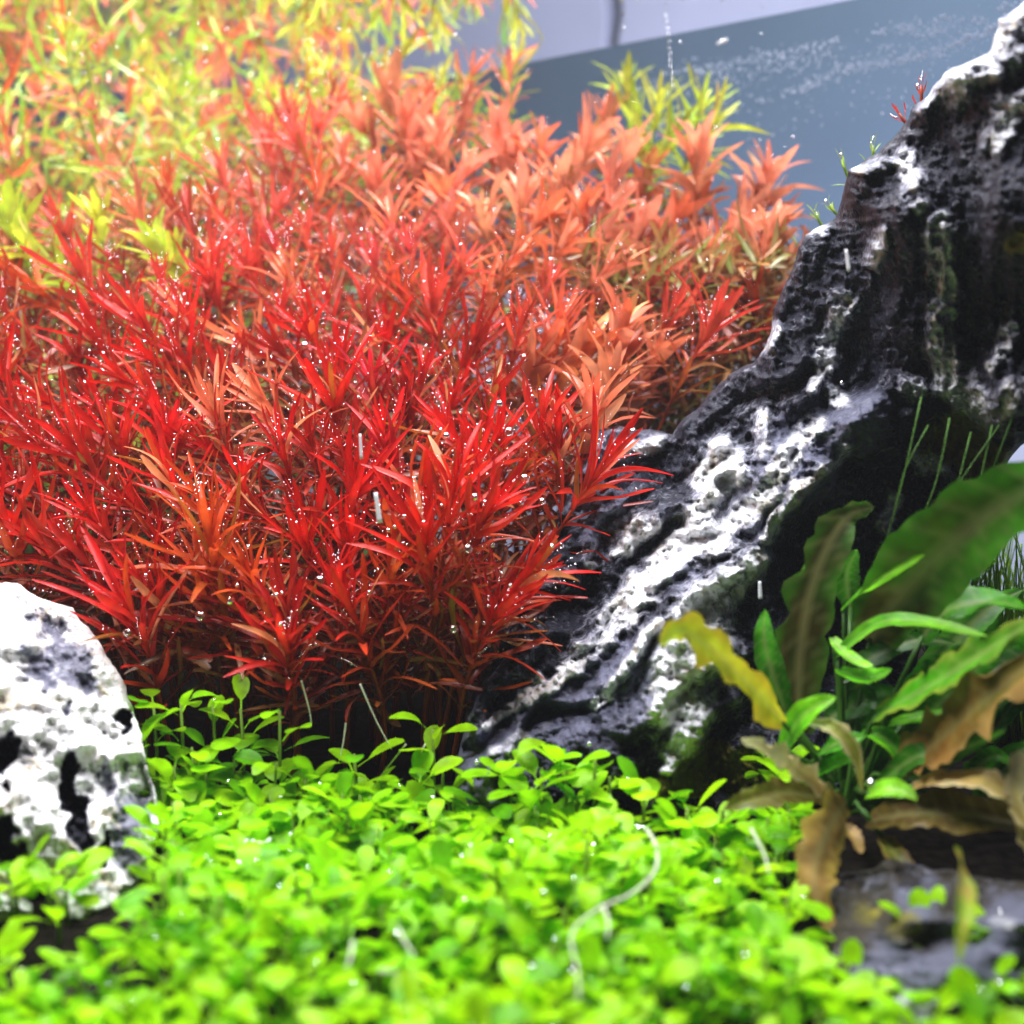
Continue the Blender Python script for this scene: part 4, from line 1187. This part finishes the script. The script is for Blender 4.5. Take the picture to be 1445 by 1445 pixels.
BUB = mesh('air_bubble', [tuple(p) for p in IV2], [tuple(int(i) for i in q) for q in IF2], M['clear'])
BUBS = mesh('silver_bubble', [tuple(p) for p in IV2], [tuple(int(i) for i in q) for q in IF2], M['bubble'])
for x, y, d, r, clear in [(718, 610, .365, 7, 1), (740, 676, .36, 7, 1), (660, 775, .352, 7, 1), (765, 708, .365, 5, 1), (893, 610, .392, 6, 1), (705, 570, .375, 5, 0), (791, 770, .37, 5, 1), (735, 710, .36, 4, 1), (640, 888, .35, 6, 1), (452, 820, .36, 8, 1),
                   (283, 870, .36, 8, 1), (325, 848, .362, 7, 0), (630, 615, .37, 5, 0), (670, 702, .355, 6, 0), (690, 540, .385, 5, 0), (180, 893, .352, 6, 1), (430, 488, .45, 6, 0), (425, 515, .45, 6, 1), (453, 513, .45, 5, 0), (740, 505, .455, 6, 1),
                   (270, 385, .50, 5, 0), (144, 525, .44, 5, 0), (145, 500, .44, 4, 0), (255, 580, .42, 4, 0), (85, 1385, .262, 6, 0), (115, 1405, .26, 5, 0), (248, 1390, .26, 8, 0), (280, 1380, .262, 6, 0), (228, 1408, .258, 5, 0),
                   (722, 1190, .30, 6, 0), (838, 1195, .30, 6, 0), (902, 1170, .302, 5, 0), (792, 1260, .288, 5, 0), (770, 1270, .287, 4, 0), (442, 1322, .275, 5, 0), (548, 1330, .274, 5, 0), (703, 1365, .268, 7, 0), (520, 1375, .266, 6, 0),
                   (1082, 1395, .262, 8, 0), (1083, 1375, .264, 6, 0), (1190, 1412, .258, 8, 0), (950, 1350, .27, 4, 0), (1229, 1105, .29, 6, 0), (1188, 540, .37, 3, 0)]:
    o = bpy.data.objects.new('air_bubble', BUB if clear else BUBS)
    o.location = P(x, y, d); s = r / FPX * d; o.scale = (s, s, s)
    COL.objects.link(o)
    red_side = y < 1000
    tag(o, ('large clear air bubble clinging to red leaf tips' if clear else 'bright silvery air bubble clinging to red leaves') if red_side else 'round white glinting bubble resting on the green lawn', 'bubble',
        'large bubbles on the red bank' if red_side and clear else 'silver bubbles on the red bank' if red_side else 'bubbles on the lawn')
# cluster of pearls on one lawn leaf, beads rising, beads along the rock
spots = [(P(355 + rnd.gauss(0, 9), 1200 + rnd.gauss(0, 9), .300 + rnd.uniform(-.001, .001)), .0004) for _ in range(34)]
tag(bubble_mass('bubble_cluster', spots, M['bubble']), 'tight cluster of tiny bubbles sitting on a green lawn leaf', 'bubbles', kind='stuff')
spots = [(P(938 + (y - 0) * .09 + rnd.gauss(0, 1), y, .60), .0005) for y in range(4, 128, 9)]
spots += [(P(x, y, .62), .0006) for x, y in ((1018, 58), (1075, 48), (960, 60), (930, 12), (880, 38))]
spots += [(P(rnd.uniform(60, 720), rnd.uniform(0, 130), rnd.uniform(.58, .7)), rnd.choice((.0004, .0005, .0006))) for _ in range(90)]
tag(bubble_mass('rising_bubbles', spots, M['bubble']), 'loose string of tiny bubbles rising through open water', 'bubbles', kind='stuff')

# motion streaks of rising bubbles, built as solid white slivers
for (x0, y0, x1, y1, d, r) in [(530, 695, 536, 738, .345, .0011), (508, 612, 510, 648, .355, .0007), (1194, 352, 1198, 383, .33, .0007), (1012, 62, 1026, 56, .6, .0012), (1072, 820, 1073, 845, .36, .0009)]:
    a, b = P(x0, y0, d), P(x1, y1, d)
    pts = [a + (b - a) * t for t in (0, .15, .5, .85, 1)]
    v, f = tube(pts, r * .5, r * .75, 6)
    tag(link(bpy.data.objects.new('white_sliver', mesh('white_sliver', v, f, M['fleck']))), 'tiny white solid shaped as the motion streak of a rising bubble', 'bubble streak', 'motion streaks of bubbles')

# ------------------------------------------------------------------ milky water and air
v_, f_ = box_verts(Vector((-4.5, -0.6, -1.2)), Vector((9, 0, 0)), Vector((0, 7.5, 0)), Vector((0, 0, 3.6)))
hm, hnt, hout = new_mat('milky_haze')
pv = N(hnt, 'ShaderNodeVolumePrincipled')
pv.inputs['Color'].default_value = (0.9, 0.93, 1.0, 1)
pv.inputs['Density'].default_value = 0.03
pv.inputs['Anisotropy'].default_value = 0.2
hnt.links.new(pv.outputs[0], hout.inputs['Volume'])
hz_o = link(bpy.data.objects.new('haze', mesh('haze', v_, f_, hm, False)))
tag(hz_o, kind='stuff')
